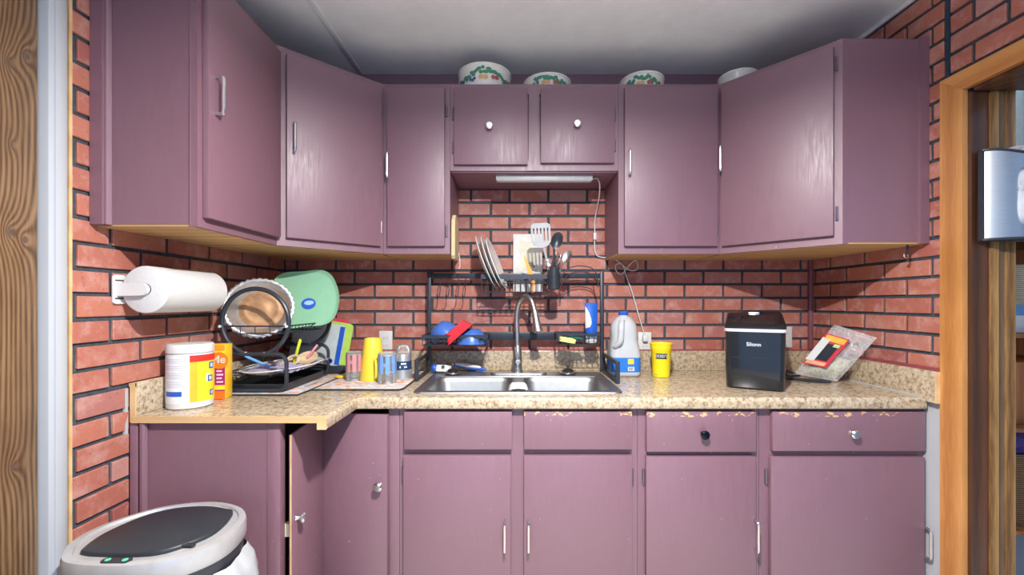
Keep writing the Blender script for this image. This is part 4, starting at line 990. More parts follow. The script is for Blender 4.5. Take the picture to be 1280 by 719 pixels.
# ------------------------------------------------------------------ two-tier dish rack along the left wall
RY0, RY1 = 1.60, 1.955; RX0, RX1 = -1.112, -.873; RB = CTOP+.008
dr = thing('dish_rack','black two-tier dish rack with round end hoops along the left wall', 'dish rack', ((RX0+RX1)/2,(RY0+RY1)/2,RB))
rc = (RX0+RX1)/2; RR = .127; RCZ = CTOP+.148+RR
for y in (RY0,RY1):
    lp_ = [(p[0],y,p[1]) for p in rrect(RX1-RX0,.138,.035,5,rc,RB+.076)]
    mk('end_frame', tube(B(), lp_, .0075, 8, True), M_BLACKM, dr)
    hoop = [(rc+RR*math.sin(a_),y+.002,RCZ-RR*math.cos(a_)) for a_ in [math.radians(18+ (324)*k/40) for k in range(41)]]
    h_ = mk('hoop', tube(B(), hoop, .0085, 10), M_BLACKM, dr)
    b = B()
    for e_,f_ in ((hoop[0],hoop[1]),(hoop[-1],hoop[-2])): lathe(b,[(.0085,0),(.0088,.004),(.006,.007),(0,.0075)],along(e_,Vector(e_)-Vector(f_)),10)
    mk('hoop_cap', b, M_WHITE, h_)
    for sgn_ in (-1,1):
        mk('wire_cap', lathe(B(), [(.005,0),(.0055,.006),(0,.008)], along((rc+sgn_*(RR-.001),y-.009,Z(408,1.6)),(0,-1,0)), 10), M_WHITE, h_)
def tier(z, name, dz=.035):
    b = B(); x0,x1 = RX0+.006,RX1-.006
    for x in (x0,x1):
        tube(b,[(x,RY0-.004,z),(x,RY1+.004,z)],.003,6)
    for y in (RY0,RY1): tube(b,[(x0,y,z),(x1,y,z)],.003,6)
    for k in range(1,13):
        y = RY0+(RY1-RY0)*k/13; tube(b,[(x0,y,z),(x0+.012,y,z-dz),(x1-.012,y,z-dz),(x1,y,z)],.0018,5)
    for k in range(1,4):
        x = x0+(x1-x0)*k/4; tube(b,[(x,RY0,z),(x,RY0,z-dz),(x,RY1,z-dz),(x,RY1,z)],.0018,5)
    mk(name, b, M_BLACKM, dr)
tier(Z(408,1.6),'upper_tier',.03); tier(CTOP+.082,'lower_tier',.014)
b = B(); loft(b, [pl(rrect(.215,.33,.02,4,rc,(RY0+RY1)/2),RB+.002),pl(rrect(.225,.345,.022,4,rc,(RY0+RY1)/2),RB+.03),pl(rrect(.219,.339,.02,4,rc,(RY0+RY1)/2),RB+.03),pl(rrect(.207,.322,.018,4,rc,(RY0+RY1)/2),RB+.006)])
mk('drip_tray', b, M_BLACK, dr)
# foil pan
M_FOIL = mat('crinkled_foil', (.55,.55,.55), .5, 1, var=.12, scale=45, bmp=.9); M_FOILB = mat('foil_brown_reflection', (.40,.22,.11), .5, .35, var=.3, scale=22, bmp=.4)  # second foil: brown reflection in the pan base put into its colour
c = Vector((X(325,1.70),1.70,Z(386,1.70)))
t = thing('foil_pan','round crinkled foil pan with a brown reflection painted on its base, propped in the upper tier', 'pan', c)
Mx = along(c, (.34,-1,.20))
b = B(); n = 72; Rr = []
for r_,z_,wv in ((.082,.0,0),(.086,.004,.0006),(.102,.030,.0022),(.112,.046,.0028),(.114,.048,.0028),(.126,.050,.003),(.129,.047,.003)):
    Rr.append([Mx @ Vector(((r_+wv*math.cos(k*PI))*math.cos(2*PI*k/n),(r_+wv*math.cos(k*PI))*.94*math.sin(2*PI*k/n),z_-.025)) for k in range(n)])
loft(b, Rr, False, False); bmesh.ops.solidify(b, geom=list(b.faces), thickness=.0008)
mk('wall', b, M_FOIL, t, ang=80)
b = B(); lathe(b, [(.083,-.0255),(.083,-.0245),(.07,-.0242),(.066,-.023),(.058,-.023),(.054,-.0242),(.03,-.0242),(.027,-.023),(0,-.023)], Mx @ Matrix.Diagonal((1,.94,1,1)), 40)
mk('base', b, M_FOILB, t)
# green tray
M_GREEN = mat('mint_green_plastic', (.25,.50,.32), .35, var=.04)
c = Vector((X(381,1.845),1.85,Z(374,1.845)))
t = thing('green_platter','mint green lobed plastic platter with blue sticker standing in the upper tier', 'platter', c)
Mx = face_mat(c, Vector((.97,.20,.10)), Vector((-.10,.14,1)))
def lobed(k_, z_): 
    out = []
    for k in range(64):
        a_ = 2*PI*k/64; rr_ = (abs(math.cos(a_))**3.2+abs(math.sin(a_))**3.2)**(-1/3.2)
        rr_ *= 1+.02*math.cos(6*a_); out.append(Mx @ Vector((.140*k_*rr_*math.cos(a_), .125*k_*rr_*math.sin(a_), z_)))
    return out
b = B(); loft(b, [lobed(.86,0),lobed(.92,.002),lobed(.99,.012),lobed(1,.013),lobed(1,.010),lobed(.93,-.003),lobed(.86,-.006)])
mk('platter', b, M_GREEN, t, ang=50)
b = B(); loft(b, [lobed(1.003,.0095),lobed(1.003,.0125)], False, False); mk('yellowed_rim', b, mat('yellowed_rim',(.55,.55,.22),.4), t)
Ms = Mx @ Matrix.Translation((.012,-.022,.0006))
st_ = mk('sticker', xf(lathe(B(), [(.030,0),(.030,.0006),(0,.0007)], None, 24), Ms @ Matrix.Diagonal((1,.82,1,1))), M_BLUE, t)
b = B(); lathe(b,[(.020,.0007),(.020,.0010),(0,.0011)], Ms @ Matrix.Translation((.002,.004,0)) @ Matrix.Diagonal((1,.5,1,1)),18); mk('sticker_print', b, mat('pale_blue_print',(.35,.5,.75),.4), st_)
# platter with cloth and tools in the lower tier
LZ = CTOP+.052
c = Vector((-.972,1.760,CTOP+.0715))
t = thing('oval_platter','big oval white platter on the lower tier carrying a lavender cloth', 'platter', c)
Mx = Matrix.Translation(c) @ Matrix.Rotation(.03,4,'X') @ Matrix.Rotation(-.05,4,'Y')
def ov(a_,b_,z_): return [Mx @ Vector((a_*math.cos(2*PI*k/48), b_*math.sin(2*PI*k/48), z_)) for k in range(48)]
b = B(); loft(b, [ov(.100,.12,0),ov(.112,.14,.002),ov(.143,.180,.018),ov(.146,.183,.020),ov(.143,.180,.022),ov(.110,.136,.006),ov(.100,.118,.004)])
mk('dish', b, M_PORC, t)
M_LAV = mat('lavender_cloth', (.30,.25,.38), .95, var=.25, scale=30, bmp=.5, sheen=.3)
b = B(); n = 26; G = []
random.seed(11)
for i in range(n+1):
    row = []
    for j in range(n+1):
        u = -1+2*i/n; v = -1+2*j/n; s_ = max(0,1-(u*u*.9+v*v*.9)**1.5)
        z = .012+.016*s_*(.6+.4*math.sin(u*7+v*3)+.35*math.sin(v*11-u*4))+.004*math.sin(v*23+u*17)
        row.append(b.verts.new(Mx @ Vector((u*.125, v*.155, z))))
    G.append(row)
for i in range(n):
    for j in range(n): b.faces.new((G[i][j],G[i+1][j],G[i+1][j+1],G[i][j+1]))
bmesh.ops.solidify(b, geom=list(b.faces), thickness=.004)
tag(mk('lavender_towel', xf(b,Matrix.Translation(-c)), M_LAV, loc=c), 'crumpled lavender cloth bunched on the oval white platter', 'cloth')
def stick(name, label, cat, p, q, r, m, cap=None):
    p = Vector(p); q = Vector(q); b = tube(B(), [p, p.lerp(q,.05), p.lerp(q,.5), p.lerp(q,.95), q], [r*.7,r,r,r,r*.7], 10)
    t = thing(name, label, cat, p)
    mk('shaft', b, m, t)
    if cap: 
        mk('tip', tube(B(), [p.lerp(q,.80),q.lerp(q+(q-p).normalized()*.002,1)], r*1.12, 10), cap, t)
    return t
M_LIME = mat('lime_plastic',(.62,.72,.03),.35); M_PINK = mat('pink_plastic',(.60,.20,.25),.35); M_SKY = mat('sky_plastic',(.12,.35,.70),.35)
M_BEIGE = wood('pale_spoon_wood',(.52,.38,.22),(.68,.52,.33),.5,.7,axis='x')
stick('yellow_stirrer','slim yellow plastic stirrer sticking up from the lavender cloth','utensil',(X(367,1.76),1.76,1.005),(X(375.5,1.74),1.74,Z(424.5,1.74)),.006,M_LIME)
stick('pink_stirrer','slim pink stirrer standing beside the pale wooden disc','utensil',(X(384,1.80),1.80,1.025),(X(397,1.83),1.83,Z(431,1.83)),.0055,M_PINK)
stick('blue_stirrer','slim sky blue stirrer lying at front of the lavender cloth','utensil',(X(306,1.64),1.64,Z(445,1.64)),(X(351,1.72),1.72,Z(465,1.72)),.0055,M_SKY)
stick('red_peeler','short red handle lying among the utensils under the foil pan','utensil',(X(341,1.77),1.77,Z(446,1.77)),(X(349,1.79),1.79,Z(430,1.79)),.008,M_RED)
t = thing('wooden_ladle','pale wooden spoon with a round flat head on the lavender cloth', 'spoon', (X(379,1.80),1.78,1.01))
Mx2 = face_mat(Vector((X(384,1.80),1.80,1.026)), Vector((1,.1,.04)), Vector((0,.85,.5)))
b = B(); ellipse_plate(b, Mx2, .043, .043, .010, .005, 26); mk('head', b, M_BEIGE, t)
mk('handle', tube(B(), [Mx2 @ Vector((-.04,-.005,.002)), Mx2 @ Vector((-.075,-.02,.004)), (X(352,1.70),1.70,1.014)], [.008,.007,.008], 8), M_BEIGE, t)
t = thing('wooden_ring','small brown wooden ring leaning on the platter beside the wooden spoon', 'ring', (X(366,1.73),1.73,1.0))
c = Vector((X(366,1.73),1.73,1.026))
Mr = face_mat(c, Vector((1,0,.25)), Vector((-.2,.5,.85)))
mk('ring', tube(B(), [Mr @ Vector((.026*math.cos(2*PI*k/24), .020*math.sin(2*PI*k/24), 0)) for k in range(24)], .0055, 8, True), M_BEIGE, t)
# cutting boards
def board(name,label,pts,d,m,th=.004,lean=.05):
    z0 = min(q for p,q in pts); c = Vector((sum(p for p,q in pts)/len(pts), d, z0))
    t = thing(name,label,'cutting board',c, group='cutting boards behind the rack')
    b = B(); fy = lambda z: d+(z-z0)*lean
    a_ = [b.verts.new((p,fy(q),q)) for p,q in pts]; c_ = [b.verts.new((p,fy(q)+th,q)) for p,q in pts]; n = len(pts)
    b.faces.new(a_); b.faces.new(c_[::-1])
    for k in range(n): b.faces.new((a_[k],a_[(k+1)%n],c_[(k+1)%n],c_[k]))
    mk('board', b, m, t); return t
def rot_rrect(cx,cz,w_,h_,r_,a_): return [(cx+p*math.cos(a_)-q*math.sin(a_), cz+p*math.sin(a_)+q*math.cos(a_)) for p,q in rrect(w_,h_,r_,4)]
dB = 2.03; TA = -.16
gx = X(405,dB); gz = Z(427,dB)
def brd(name,label,px,py,d,w_,h_,m): return board(name,label,rot_rrect(X(px,d),Z(py,d),w_,h_,.018,TA),d,m)
brd('red_cutting_board','red cutting board rearmost of the three leaning behind the rack',399,421.5,2.052,.26,.205,mat('red_board',(.62,.05,.10),.45))
brd('green_cutting_board','lime green cutting board between red and white boards behind the rack',403.5,427,2.040,.262,.208,mat('lime_board',(.42,.62,.10),.45))
wbd = brd('white_cutting_board','pale cutting board with a blue stripe in front of the green one',396,428,2.028,.25,.198,mat('pale_mint_board',(.52,.58,.57),.4))
cxw, czw = X(396,2.028), Z(428,2.028)
def onb(u0,u1,v0,v1,off=.0012):
    b = B(); z0 = czw-.099*math.cos(TA)-.125*abs(math.sin(TA))
    pts = [(cxw+p*math.cos(TA)-q*math.sin(TA), czw+p*math.sin(TA)+q*math.cos(TA)) for p,q in ((u0,v0),(u1,v0),(u1,v1),(u0,v1))]
    a_ = [b.verts.new((p,2.028+(q-z0)*.05-off-.0005,q)) for p,q in pts]; c_ = [b.verts.new((p,2.028+(q-z0)*.05-.0001,q)) for p,q in pts]
    b.faces.new(a_); b.faces.new(c_[::-1])
    for k in range(4): b.faces.new((a_[k],a_[(k+1)%4],c_[(k+1)%4],c_[k]))
    return b
mk('blue_stripe', onb(.098,.121,-.092,.092), M_BLUE, wbd)
hp = (.078,-.078); hx_ = cxw+hp[0]*math.cos(TA)-hp[1]*math.sin(TA); hz_ = czw+hp[0]*math.sin(TA)+hp[1]*math.cos(TA)
mk('hang_hole', lathe(B(), [(.012,0),(.012,.002),(.007,.002),(.007,0)], along((hx_,2.0275,hz_),(0,-1,0)), 18), M_BLUE, wbd)
t = thing('board_stand','low black stand holding the three cutting boards upright', 'stand', (X(402,2.04),2.04,CTOP+.007))
mk('base', bbox(X(372,2.04),X(432,2.04),2.012,2.085,CTOP+.0075,CTOP+.045,.006), M_BLACK, t)
mk('back_lip', bbox(X(372,2.04),X(432,2.04),2.075,2.085,CTOP+.04,CTOP+.075,.003), M_BLACK, t)
# small things on the mat
MZ = CTOP+.0078
t = thing('yellow_scraper','small oval yellow scraper lying on the patterned mat', 'scraper', (X(425,1.90),1.90,MZ))
mk('blade', prism(B(), [(X(425,1.9)+.031*math.cos(2*PI*k/24), 1.915+.020*math.sin(2*PI*k/24)) for k in range(24)], MZ, MZ+.010, .003), mat('mustard_plastic',(.75,.50,.03),.4), t)
stick('black_skewer','thin black skewer lying on the mat left of the pink striped glass','utensil',(X(440,1.87),1.87,MZ+.0025),(X(455,1.93),1.93,MZ+.006),.0022,M_BLACK)
stick('grey_straw','short grey straw lying on the mat beside the rack','utensil',(X(381,1.70),1.70,MZ+.004),(X(394,1.78),1.79,MZ+.004),.0035,mat('grey_straw',(.35,.35,.38),.5))

# ------------------------------------------------------------------ upturned glasses, pitcher
def glass_mat(name, c=(1,1,1), a=.16):
    m, nt, bs = new_mat(name); bs.inputs['Base Color'].default_value = (*c,1); bs.inputs['Roughness'].default_value = .05
    bs.inputs['Specular IOR Level'].default_value = 1.0
    lw = N(nt,'ShaderNodeFresnel'); lw.inputs[0].default_value = 1.5
    L(nt, math_(nt,'ADD', math_(nt,'MULTIPLY', lw.outputs[0], .9), a), bs.inputs['Alpha']); return m
M_GLASS = glass_mat('clear_glass', (.9,.93,.93), .05)
def striped_glass(px, y, r, h, m, label, n_=9):
    x = X(px,y); t = thing('tumbler', label, 'glass', (x,y,MZ), group='striped tumblers')
    Mx = Matrix.Translation((x,y,MZ))
    mk('body', lathe(B(), [(r,0),(r,h-.004),(r-.003,h),(0,h),(0,h-.010),(r-.004,h-.012),(r-.003,0),(r,0)], Mx, 32, False, False), M_GLASS, t)
    b = B()
    for k in range(n_):
        a_ = 360*k/n_+8; cylpatch(b,(x,y),r+.0006,a_,a_+360/n_*.62,MZ+h*.32,MZ+h-.012,4)
    mk('stripes', b, m, t)
striped_glass(443,1.86,.036,.125,mat('pink_stripe',(.66,.24,.26),.4),'clear tumbler with pink stripes left of the yellow pitcher')
striped_glass(484,1.80,.039,.128,mat('blue_stripe',(.16,.32,.66),.4),'clear tumbler with blue stripes right of the yellow pitcher')
px_,yy = 466,1.865; x = X(px_,yy)
t = thing('yellow_pitcher','tall yellow plastic mug standing upside down among the glasses', 'mug', (x,yy,MZ))
M_YELM = mat('soft_yellow_plastic',(.80,.60,.05),.35,var=.03)
mk('body', lathe(B(), [(.0535,0),(.0545,.003),(.0365,.178),(.0345,.183),(.030,.184),(.029,.181),(0,.181),(0,.176),(.032,.175),(.0505,.001),(.0535,0)], Matrix.Translation((x,yy,MZ)), 36, False, False), M_YELM, t)
ha = math.radians(30); hv = Vector((math.sin(ha),-math.cos(ha),0)); P0 = Vector((x,yy,MZ))
mk('handle', tube(B(), spline([P0+hv*.044+Vector((0,0,.088)),P0+hv*.062+Vector((0,0,.092)),P0+hv*.076+Vector((0,0,.075)),P0+hv*.078+Vector((0,0,.045)),P0+hv*.070+Vector((0,0,.022)),P0+hv*.050+Vector((0,0,.020))],5), .0075, 10), M_YELM, t)
x,yy = X(503.5,1.90),1.90
t = thing('silver_cup','silver cup with navy band standing upside down beside the sink', 'cup', (x,yy,MZ))
Mx = Matrix.Translation((x,yy,MZ))
mk('body', lathe(B(), [(.043,0),(.0435,.004),(.0405,.006),(.0400,.03),(.036,.098),(.034,.104),(.0325,.110),(.030,.112),(0,.112),(0,.109),(.030,.106),(.040,.001)], Mx, 32, False, False), mat('silver_cup',(.62,.64,.66),.3,.75,stretch=(1,1,12)), t)
nb = mk('navy_band', lathe(B(), [(.0392,.042),(.0398,.042),(.0376,.080),(.037,.080)], Mx, 32, False, False), mat('navy_band',(.015,.045,.12),.35), t)
va = math.degrees(math.atan2(-x,yy))
b = B()
for a0,a1,z0,z1 in ((-12,22,.066,.073),(-22,-12,.052,.058),(-19,-15,.049,.061),(8,14,.051,.059),(15,28,.052,.056),(18,24,.056,.060)): cylpatch(b,(x,yy),.0400-.0018*(z0-.042)/.038+.0004,va+a0,va+a1,MZ+z0,MZ+z1,4,.0400-.0018*(z1-.042)/.038+.0002)
mk('band_print', b, M_WHITE, nb)
x,yy = X(504,2.02),2.02
t = thing('clear_jar','small clear domed glass behind the silver cup', 'glass', (x,yy,MZ))
mk('body', lathe(B(), [(.040,0),(.040,.10),(.036,.122),(.026,.137),(.010,.143),(0,.1435),(0,.140),(.024,.133),(.034,.118),(.037,.10),(.037,0),(.040,0)], Matrix.Translation((x,yy,MZ)), 30, False, False), M_GLASS, t)

# ------------------------------------------------------------------ enamel pots on top of the cabinets
M_ENAM = mat('cream_enamel',(.78,.76,.68),.2,var=.02)
MG = mat('leaf_green_print',(.06,.25,.15),.4); MP = mat('grape_purple_print',(.10,.09,.28),.4); MRd = mat('apple_red_print',(.45,.10,.07),.4); MYl = mat('peach_print',(.68,.40,.16),.4)
def pot(px, top_y, wpx, dc, label, decor=True, handles=True):
    r = wpx*dc/F/2; x = X(px,dc); near = dc-r; h = Z(top_y,near)-CT
    t = thing('enamel_pot', label, 'pot', (x,dc,CT), group='fruit print pots on the cabinets')
    mk('bowl', lathe(B(), [(r*.86,0),(r*.95,.006),(r*.97,.02),(r*.985,h-.012),(r*1.01,h-.009),(r*1.01,h-.003),(r*.98,h),(r*.95,h-.004),(r*.94,.012),(0,.008)], Matrix.Translation((x,dc,CT+.0006)), 48), M_ENAM, t)
    va = math.degrees(math.atan2(-x,dc)); random.seed(int(px))
    rs = r*.988+.0008
    for m_,nm,items in ((MG,'leaf_print',[(a_,h*.52+.018*math.cos(math.radians(a_*3))+random.uniform(-.010,.012),3+3.5*random.random(),.0085) for a_ in range(-64,65,4)]),
                        (MP,'grape_print',[(a_,h*.38+random.uniform(-.008,.004),3.6,.007) for a_ in (-59,-54,-50)]),(MP,'grape_print',[(a_,h*.36+random.uniform(-.008,.004),3.6,.007) for a_ in (-31,-26,-22)]),
                        (MRd,'apple_print',[(a_,h*.42,5,.010) for a_ in (18,26,52)]),(MYl,'peach_print',[(a_,h*.40,5.5,.011) for a_ in (-8,2)])):
        if not decor: break
        b = B()
        for a_,z_,da,dz in items:
            n = 8; ctr = None
            vs = []
            for k in range(n):
                aa = math.radians(va+a_+da*math.cos(2*PI*k/n)); zz = min(h-.014,max(.010,z_+dz*math.sin(2*PI*k/n)))
                vs.append(b.verts.new((x+rs*math.sin(aa),dc-rs*math.cos(aa),CT+zz)))
            b.faces.new(vs)
        mk(nm, b, m_, t, smooth=False)
    if handles:
        for sgn_ in (-1,1):
            mk('handle', tube(B(), spline([(x+sgn_*r*.97,dc-.03,CT+h*.35),(x+sgn_*(r+.022),dc-.028,CT+h*.36),(x+sgn_*(r+.026),dc,CT+h*.36),(x+sgn_*(r+.022),dc+.028,CT+h*.36),(x+sgn_*r*.97,dc+.03,CT+h*.35)],4), .007, 8), M_BLACK, t)
pot(606,76.5,66,2.025,'tallest fruit print enamel pot above the left short cabinet door')
pot(684,89.5,60,2.035,'fruit print enamel pot above the right short cabinet door',handles=True)
pot(802,87.5,54,2.040,'fruit print enamel pot above the cabinet right of the sink',handles=False)
pot(922,84,46,2.0,'plain cream enamel pot half hidden behind the right corner cabinet',False,False)

# ------------------------------------------------------------------ hung board, cup hook
t = thing('hanging_board','pale wooden cutting board hanging on the side of the narrow cabinet', 'cutting board', (X12+.01,1.97,1.47))
b = B(); pts = [(1.893,1.475),(1.893,1.60),(1.900,1.64),(1.93,1.665),(1.995,1.665),(2.017,1.64),(2.020,1.60),(2.020,1.475),(2.01,1.462),(1.905,1.462)]
xa,xb = X12+.004,X12+.020
a_ = [b.verts.new((xa,p,q)) for p,q in pts]; c_ = [b.verts.new((xb,p,q)) for p,q in pts]; n = len(pts)
b.faces.new(a_); b.faces.new(c_[::-1])
for k in range(n): b.faces.new((a_[k],a_[(k+1)%n],c_[(k+1)%n],c_[k]))
mk('board', b, wood('pale_board_wood',(.58,.44,.24),(.70,.56,.34),.5,.6), t)
mk('cord', tube(B(), spline([(xb+.002,2.00,1.50),(xb+.006,2.012,1.47),(xb+.006,2.018,1.44),(xb+.001,2.02,1.425)],4), .0022, 6), M_WHITE, t)
t = thing('cup_hook','small cup hook screwed under the right corner cabinet', 'hook', (1.472,1.585,CB))
mk('stem', tube(B(), [(1.474,1.585,CB+.0005),(1.474,1.585,CB-.038)], .0035, 8), M_BLACK, t)
mk('crook', tube(B(), spline([(1.474,1.585,CB-.036),(1.471,1.582,CB-.047),(1.462,1.578,CB-.050),(1.452,1.574,CB-.044),(1.449,1.572,CB-.034)],4), .003, 8), M_CHROME, t)

# ------------------------------------------------------------------ trash can
KZ = .665
plan = [(-1.086,1.005),(-1.118,1.060),(-1.116,1.135),(-1.062,1.218),(-.99,1.256),(-.90,1.266),(-.815,1.238),(-.762,1.190),(-.737,1.125),(-.740,1.05),(-.79,.985),(-.87,.958),(-.965,.956),(-1.045,.970)]
sm = [(p.x,p.y) for p in spline([(p[0],p[1],0) for p in plan],5,True)]
tc = Vector((-.925,1.108))
def sc(k_, dx=0): return [(tc.x+(p[0]-tc.x)*k_, tc.y+(p[1]-tc.y)*k_) for p in sm]
tr = thing('trash_can','silver rimmed sensor trash can with black lid and white liner', 'trash can', (tc.x,tc.y,0))
b = B(); loft(b, [pl(sc(.80),.001),pl(sc(.80),.03),pl(sc(.91),KZ-.085)]); mk('body', b, mat('can_steel_dark',(.25,.25,.26),.35,.8), tr, ang=60)
b = B(); loft(b, [pl(sc(.965),KZ-.090),pl(sc(.97),KZ-.045)]); mk('dark_band', b, M_BLACK, tr, ang=60)
M_SILV = mat('silver_plastic',(.44,.44,.445),.35,.35)
b = B(); loft(b, [pl(sc(.98),KZ-.047),pl(sc(1.0),KZ-.040),pl(sc(1.0),KZ-.008),pl(sc(.985),KZ),pl(sc(.90),KZ+.002),pl(sc(.885),KZ-.004)]); rim = mk('rim', b, M_SILV, tr, ang=40)
lidp = [(-1.048,1.015),(-1.062,1.08),(-1.040,1.165),(-.985,1.215),(-.90,1.228),(-.83,1.212),(-.806,1.198),(-.785,1.13),(-.79,1.07),(-.84,1.01),(-.90,.995),(-.985,.996),(-1.03,1.002)]
ls = [(p.x,p.y) for p in spline([(p[0],p[1],0) for p in lidp],4,True)]
def lsc(k_): return [(tc.x+(p[0]-tc.x)*k_, tc.y+(p[1]-tc.y)*k_) for p in ls]
b = B(); loft(b, [pl(lsc(1),KZ-.004),pl(lsc(.995),KZ+.004),pl(lsc(.97),KZ+.0065)]); mk('lid', b, mat('satin_black_lid',(.022,.026,.032),.4), tr, ang=50)
sp_ = mk('sensor_panel', prism(B(), [(p[0],p[1]) for p in rrect(.068,.020,.009,4,-.925,.974)], KZ, KZ+.0035, .001), M_BLACK, tr)
for dx in (-.02,.02): mk('green_icon', prism(B(), [(-.925+dx+.006*math.cos(2*PI*k/12), .974+.006*math.sin(2*PI*k/12)) for k in range(12)], KZ+.0034, KZ+.0042), mat('green_icon',(.10,.55,.30),.4), sp_)
mk('release_tab', prism(B(), rrect(.05,.012,.005,4,-.815,1.036), KZ, KZ+.005, .001), M_BLACK, tr)
random.seed(5); rings = []
for z_,k_ in ((KZ-.075,.985),(KZ-.10,1.005),(KZ-.14,1.02),(KZ-.19,1.01),(KZ-.25,.985)):
    base_ = sc(k_); ring = []
    for i,p in enumerate(base_):
        a_ = 2*PI*i/len(base_); bul = 1+.018*math.sin(a_*9+z_*40)+.012*math.sin(a_*17-z_*25)
        ring.append((tc.x+(p[0]-tc.x)*bul+(.03 if p[0] > tc.x+.12 else 0)*math.sin(PI*min(1,(KZ-.075-z_)/.13)), tc.y+(p[1]-tc.y)*min(bul,1.0), z_+.012*math.sin(a_*5)*((KZ-.075-z_)/.17)))
    rings.append(ring)
b = B(); loft(b, rings, False, False); bmesh.ops.solidify(b, geom=list(b.faces), thickness=.0015)
mk('liner_bag', b, mat('white_liner',(.40,.42,.44),.35,var=.08,scale=30,stretch=(1,1,.4),bmp=.5), tr, ang=70)

# ------------------------------------------------------------------ grocery bag holder on the jamb
bx0,bx1 = 1.536,1.736; bz0,bz1 = 1.470,1.765; byk = 1.404
t = thing('bag_holder','stainless steel shopping bag dispenser fixed to the doorway jamb', 'bag holder', ((bx0+bx1)/2,byk,bz0))
mk('back_plate', bbox(bx0,bx1,byk-.014,byk-.001,bz0-.004,bz1+.006,.003), M_BLACK, t)
b = B(); n = 24
def face_y(u): return byk-.016-.048*math.sin(PI*u)**.8
cxh = .5; hw = .13
Fr = []
hole = lambda u,v: ((u-.5)/.18)**4+((v-.49)/.34)**4
NV = 26
grid = [[None]*(NV+1) for _ in range(n+1)]
for i in range(n+1):
    for j in range(NV+1):
        u = i/n; v = j/NV; dip = .022*math.sin(PI*u)**2*v
        grid[i][j] = b.verts.new((bx0+.002+(bx1-bx0-.004)*u, face_y(u), bz0+(bz1-bz0)*v-dip))
for i in range(n):
    for j in range(NV):
        if hole((i+.5)/n,(j+.5)/NV) > 1: b.faces.new((grid[i][j],grid[i+1][j],grid[i+1][j+1],grid[i][j+1]))
for v in [v for v in b.verts if not v.link_faces]: b.verts.remove(v)
# push the rim of the cut-out onto a smooth oval
for e in [e for e in b.edges if len(e.link_faces) == 1]:
    for v in e.verts:
        u = (v.co.x-bx0-.002)/(bx1-bx0-.004); vv = (v.co.z+.022*math.sin(PI*u)**2*((v.co.z-bz0)/(bz1-bz0))-bz0)/(bz1-bz0)
        if .3 < u < .7 and .08 < vv < .92:
            k_ = hole(u,vv)**.25
            if k_ > .5:
                u2 = .5+(u-.5)/k_; v2 = .49+(vv-.49)/k_
                v.co = Vector((bx0+.002+(bx1-bx0-.004)*u2, face_y(u2), bz0+(bz1-bz0)*v2-.022*math.sin(PI*u2)**2*v2))
bmesh.ops.solidify(b, geom=list(b.faces), thickness=.0015)
mk('steel_face', b, mat('brushed_bag_steel',(.46,.47,.48),.42,1,var=.06,scale=30,stretch=(1,1,10)), t, ang=50)
for z_,nm in ((bz0,'bottom_edge'),(bz1,'top_edge')):
    pts = [(bx0+.001+(bx1-bx0-.002)*k/n, face_y(k/n)-.001, z_-(.022*math.sin(PI*k/n)**2 if z_ == bz1 else 0)) for k in range(n+1)]
    mk(nm, tube(B(), pts, .0045, 6), M_BLACK, t)
for xx,nm in ((bx0,'side_edge'),(bx1,'side_edge')):
    mk(nm, bbox(xx-.002,xx+.004,byk-.020,byk-.012,bz0,bz1), M_BLACK, t)
M_FILM = mat('crumpled_bag_film',(.74,.73,.72),.4,var=.1,scale=25,bmp=.6)
b = B(); random.seed(9)
def lump(bm, c, rx,ry,rz, n_=14, amp=.15, rnd=0):
    rings = []
    for i in range(1,n_):
        th = PI*i/n_; rings.append([(c[0]+rx*math.sin(th)*math.cos(2*PI*k/(2*n_))*(1+amp*math.sin(k*2.1+i*1.3+rnd)), c[1]+ry*math.sin(th)*math.sin(2*PI*k/(2*n_))*(1+amp*math.sin(k*1.7+i*2.3+rnd)), c[2]+rz*math.cos(th)*(1+amp*.4*math.sin(k*1.1+rnd))) for k in range(2*n_)])
    loft(bm, rings)
zc = (bz0+bz1)/2; xc = (bx0+bx1)/2
lump(b,(xc,byk-.036,zc+.055),.050,.018,.05,12,.1,1); lump(b,(xc,byk-.036,zc-.045),.050,.020,.06,12,.12,3)
tag(mk('plastic_bags', b, M_FILM, loc=None), 'crumpled white plastic bags inside the steel dispenser', 'plastic bags', kind='stuff')
c = Vector((xc+.015,byk-.034,bz1-.008)); b = B(); lump(b,(0,0,0),.05,.016,.018,12,.2,2)
tag(mk('shopping_bag', b, mat('pinkish_film',(.55,.45,.45),.4,var=.3,scale=30,bmp=.6), loc=c), 'crumpled shopping bag poking out of the dispenser top', 'plastic bag')

# ------------------------------------------------------------------ room seen through the doorway
M_SHELF = wood('orange_shelf_wood',(.34,.11,.03),(.50,.19,.06),.5,.5)
def weave(name, a_, b_):
    m, nt, bs = new_mat(name); v = coords(nt)
    w1 = N(nt,'ShaderNodeTexWave', wave_type='BANDS', bands_direction='Z'); w1.inputs['Scale'].default_value = 38; w1.inputs['Distortion'].default_value = .6; L(nt,v,w1.inputs[0])
    L(nt, ramp(nt, w1.outputs['Fac'], [(.2,a_),(.8,b_)]), bs.inputs['Base Color']); bs.inputs['Roughness'].default_value = .8; bump(nt,bs,w1.outputs['Fac'],.8,.006); return m
M_WIC = weave('brown_wicker',(.10,.05,.02),(.38,.22,.10)); M_WICL = weave('pale_wicker',(.42,.32,.20),(.72,.60,.42))
d0 = 1.78
def bX(px): return X(px,d0)
shx0, shx1 = bX(1262), bX(1262)+.62
sh = thing('storage_shelf','dark orange wooden storage shelf in the room beyond the doorway', 'shelf', ((shx0+shx1)/2,d0+.18,0))
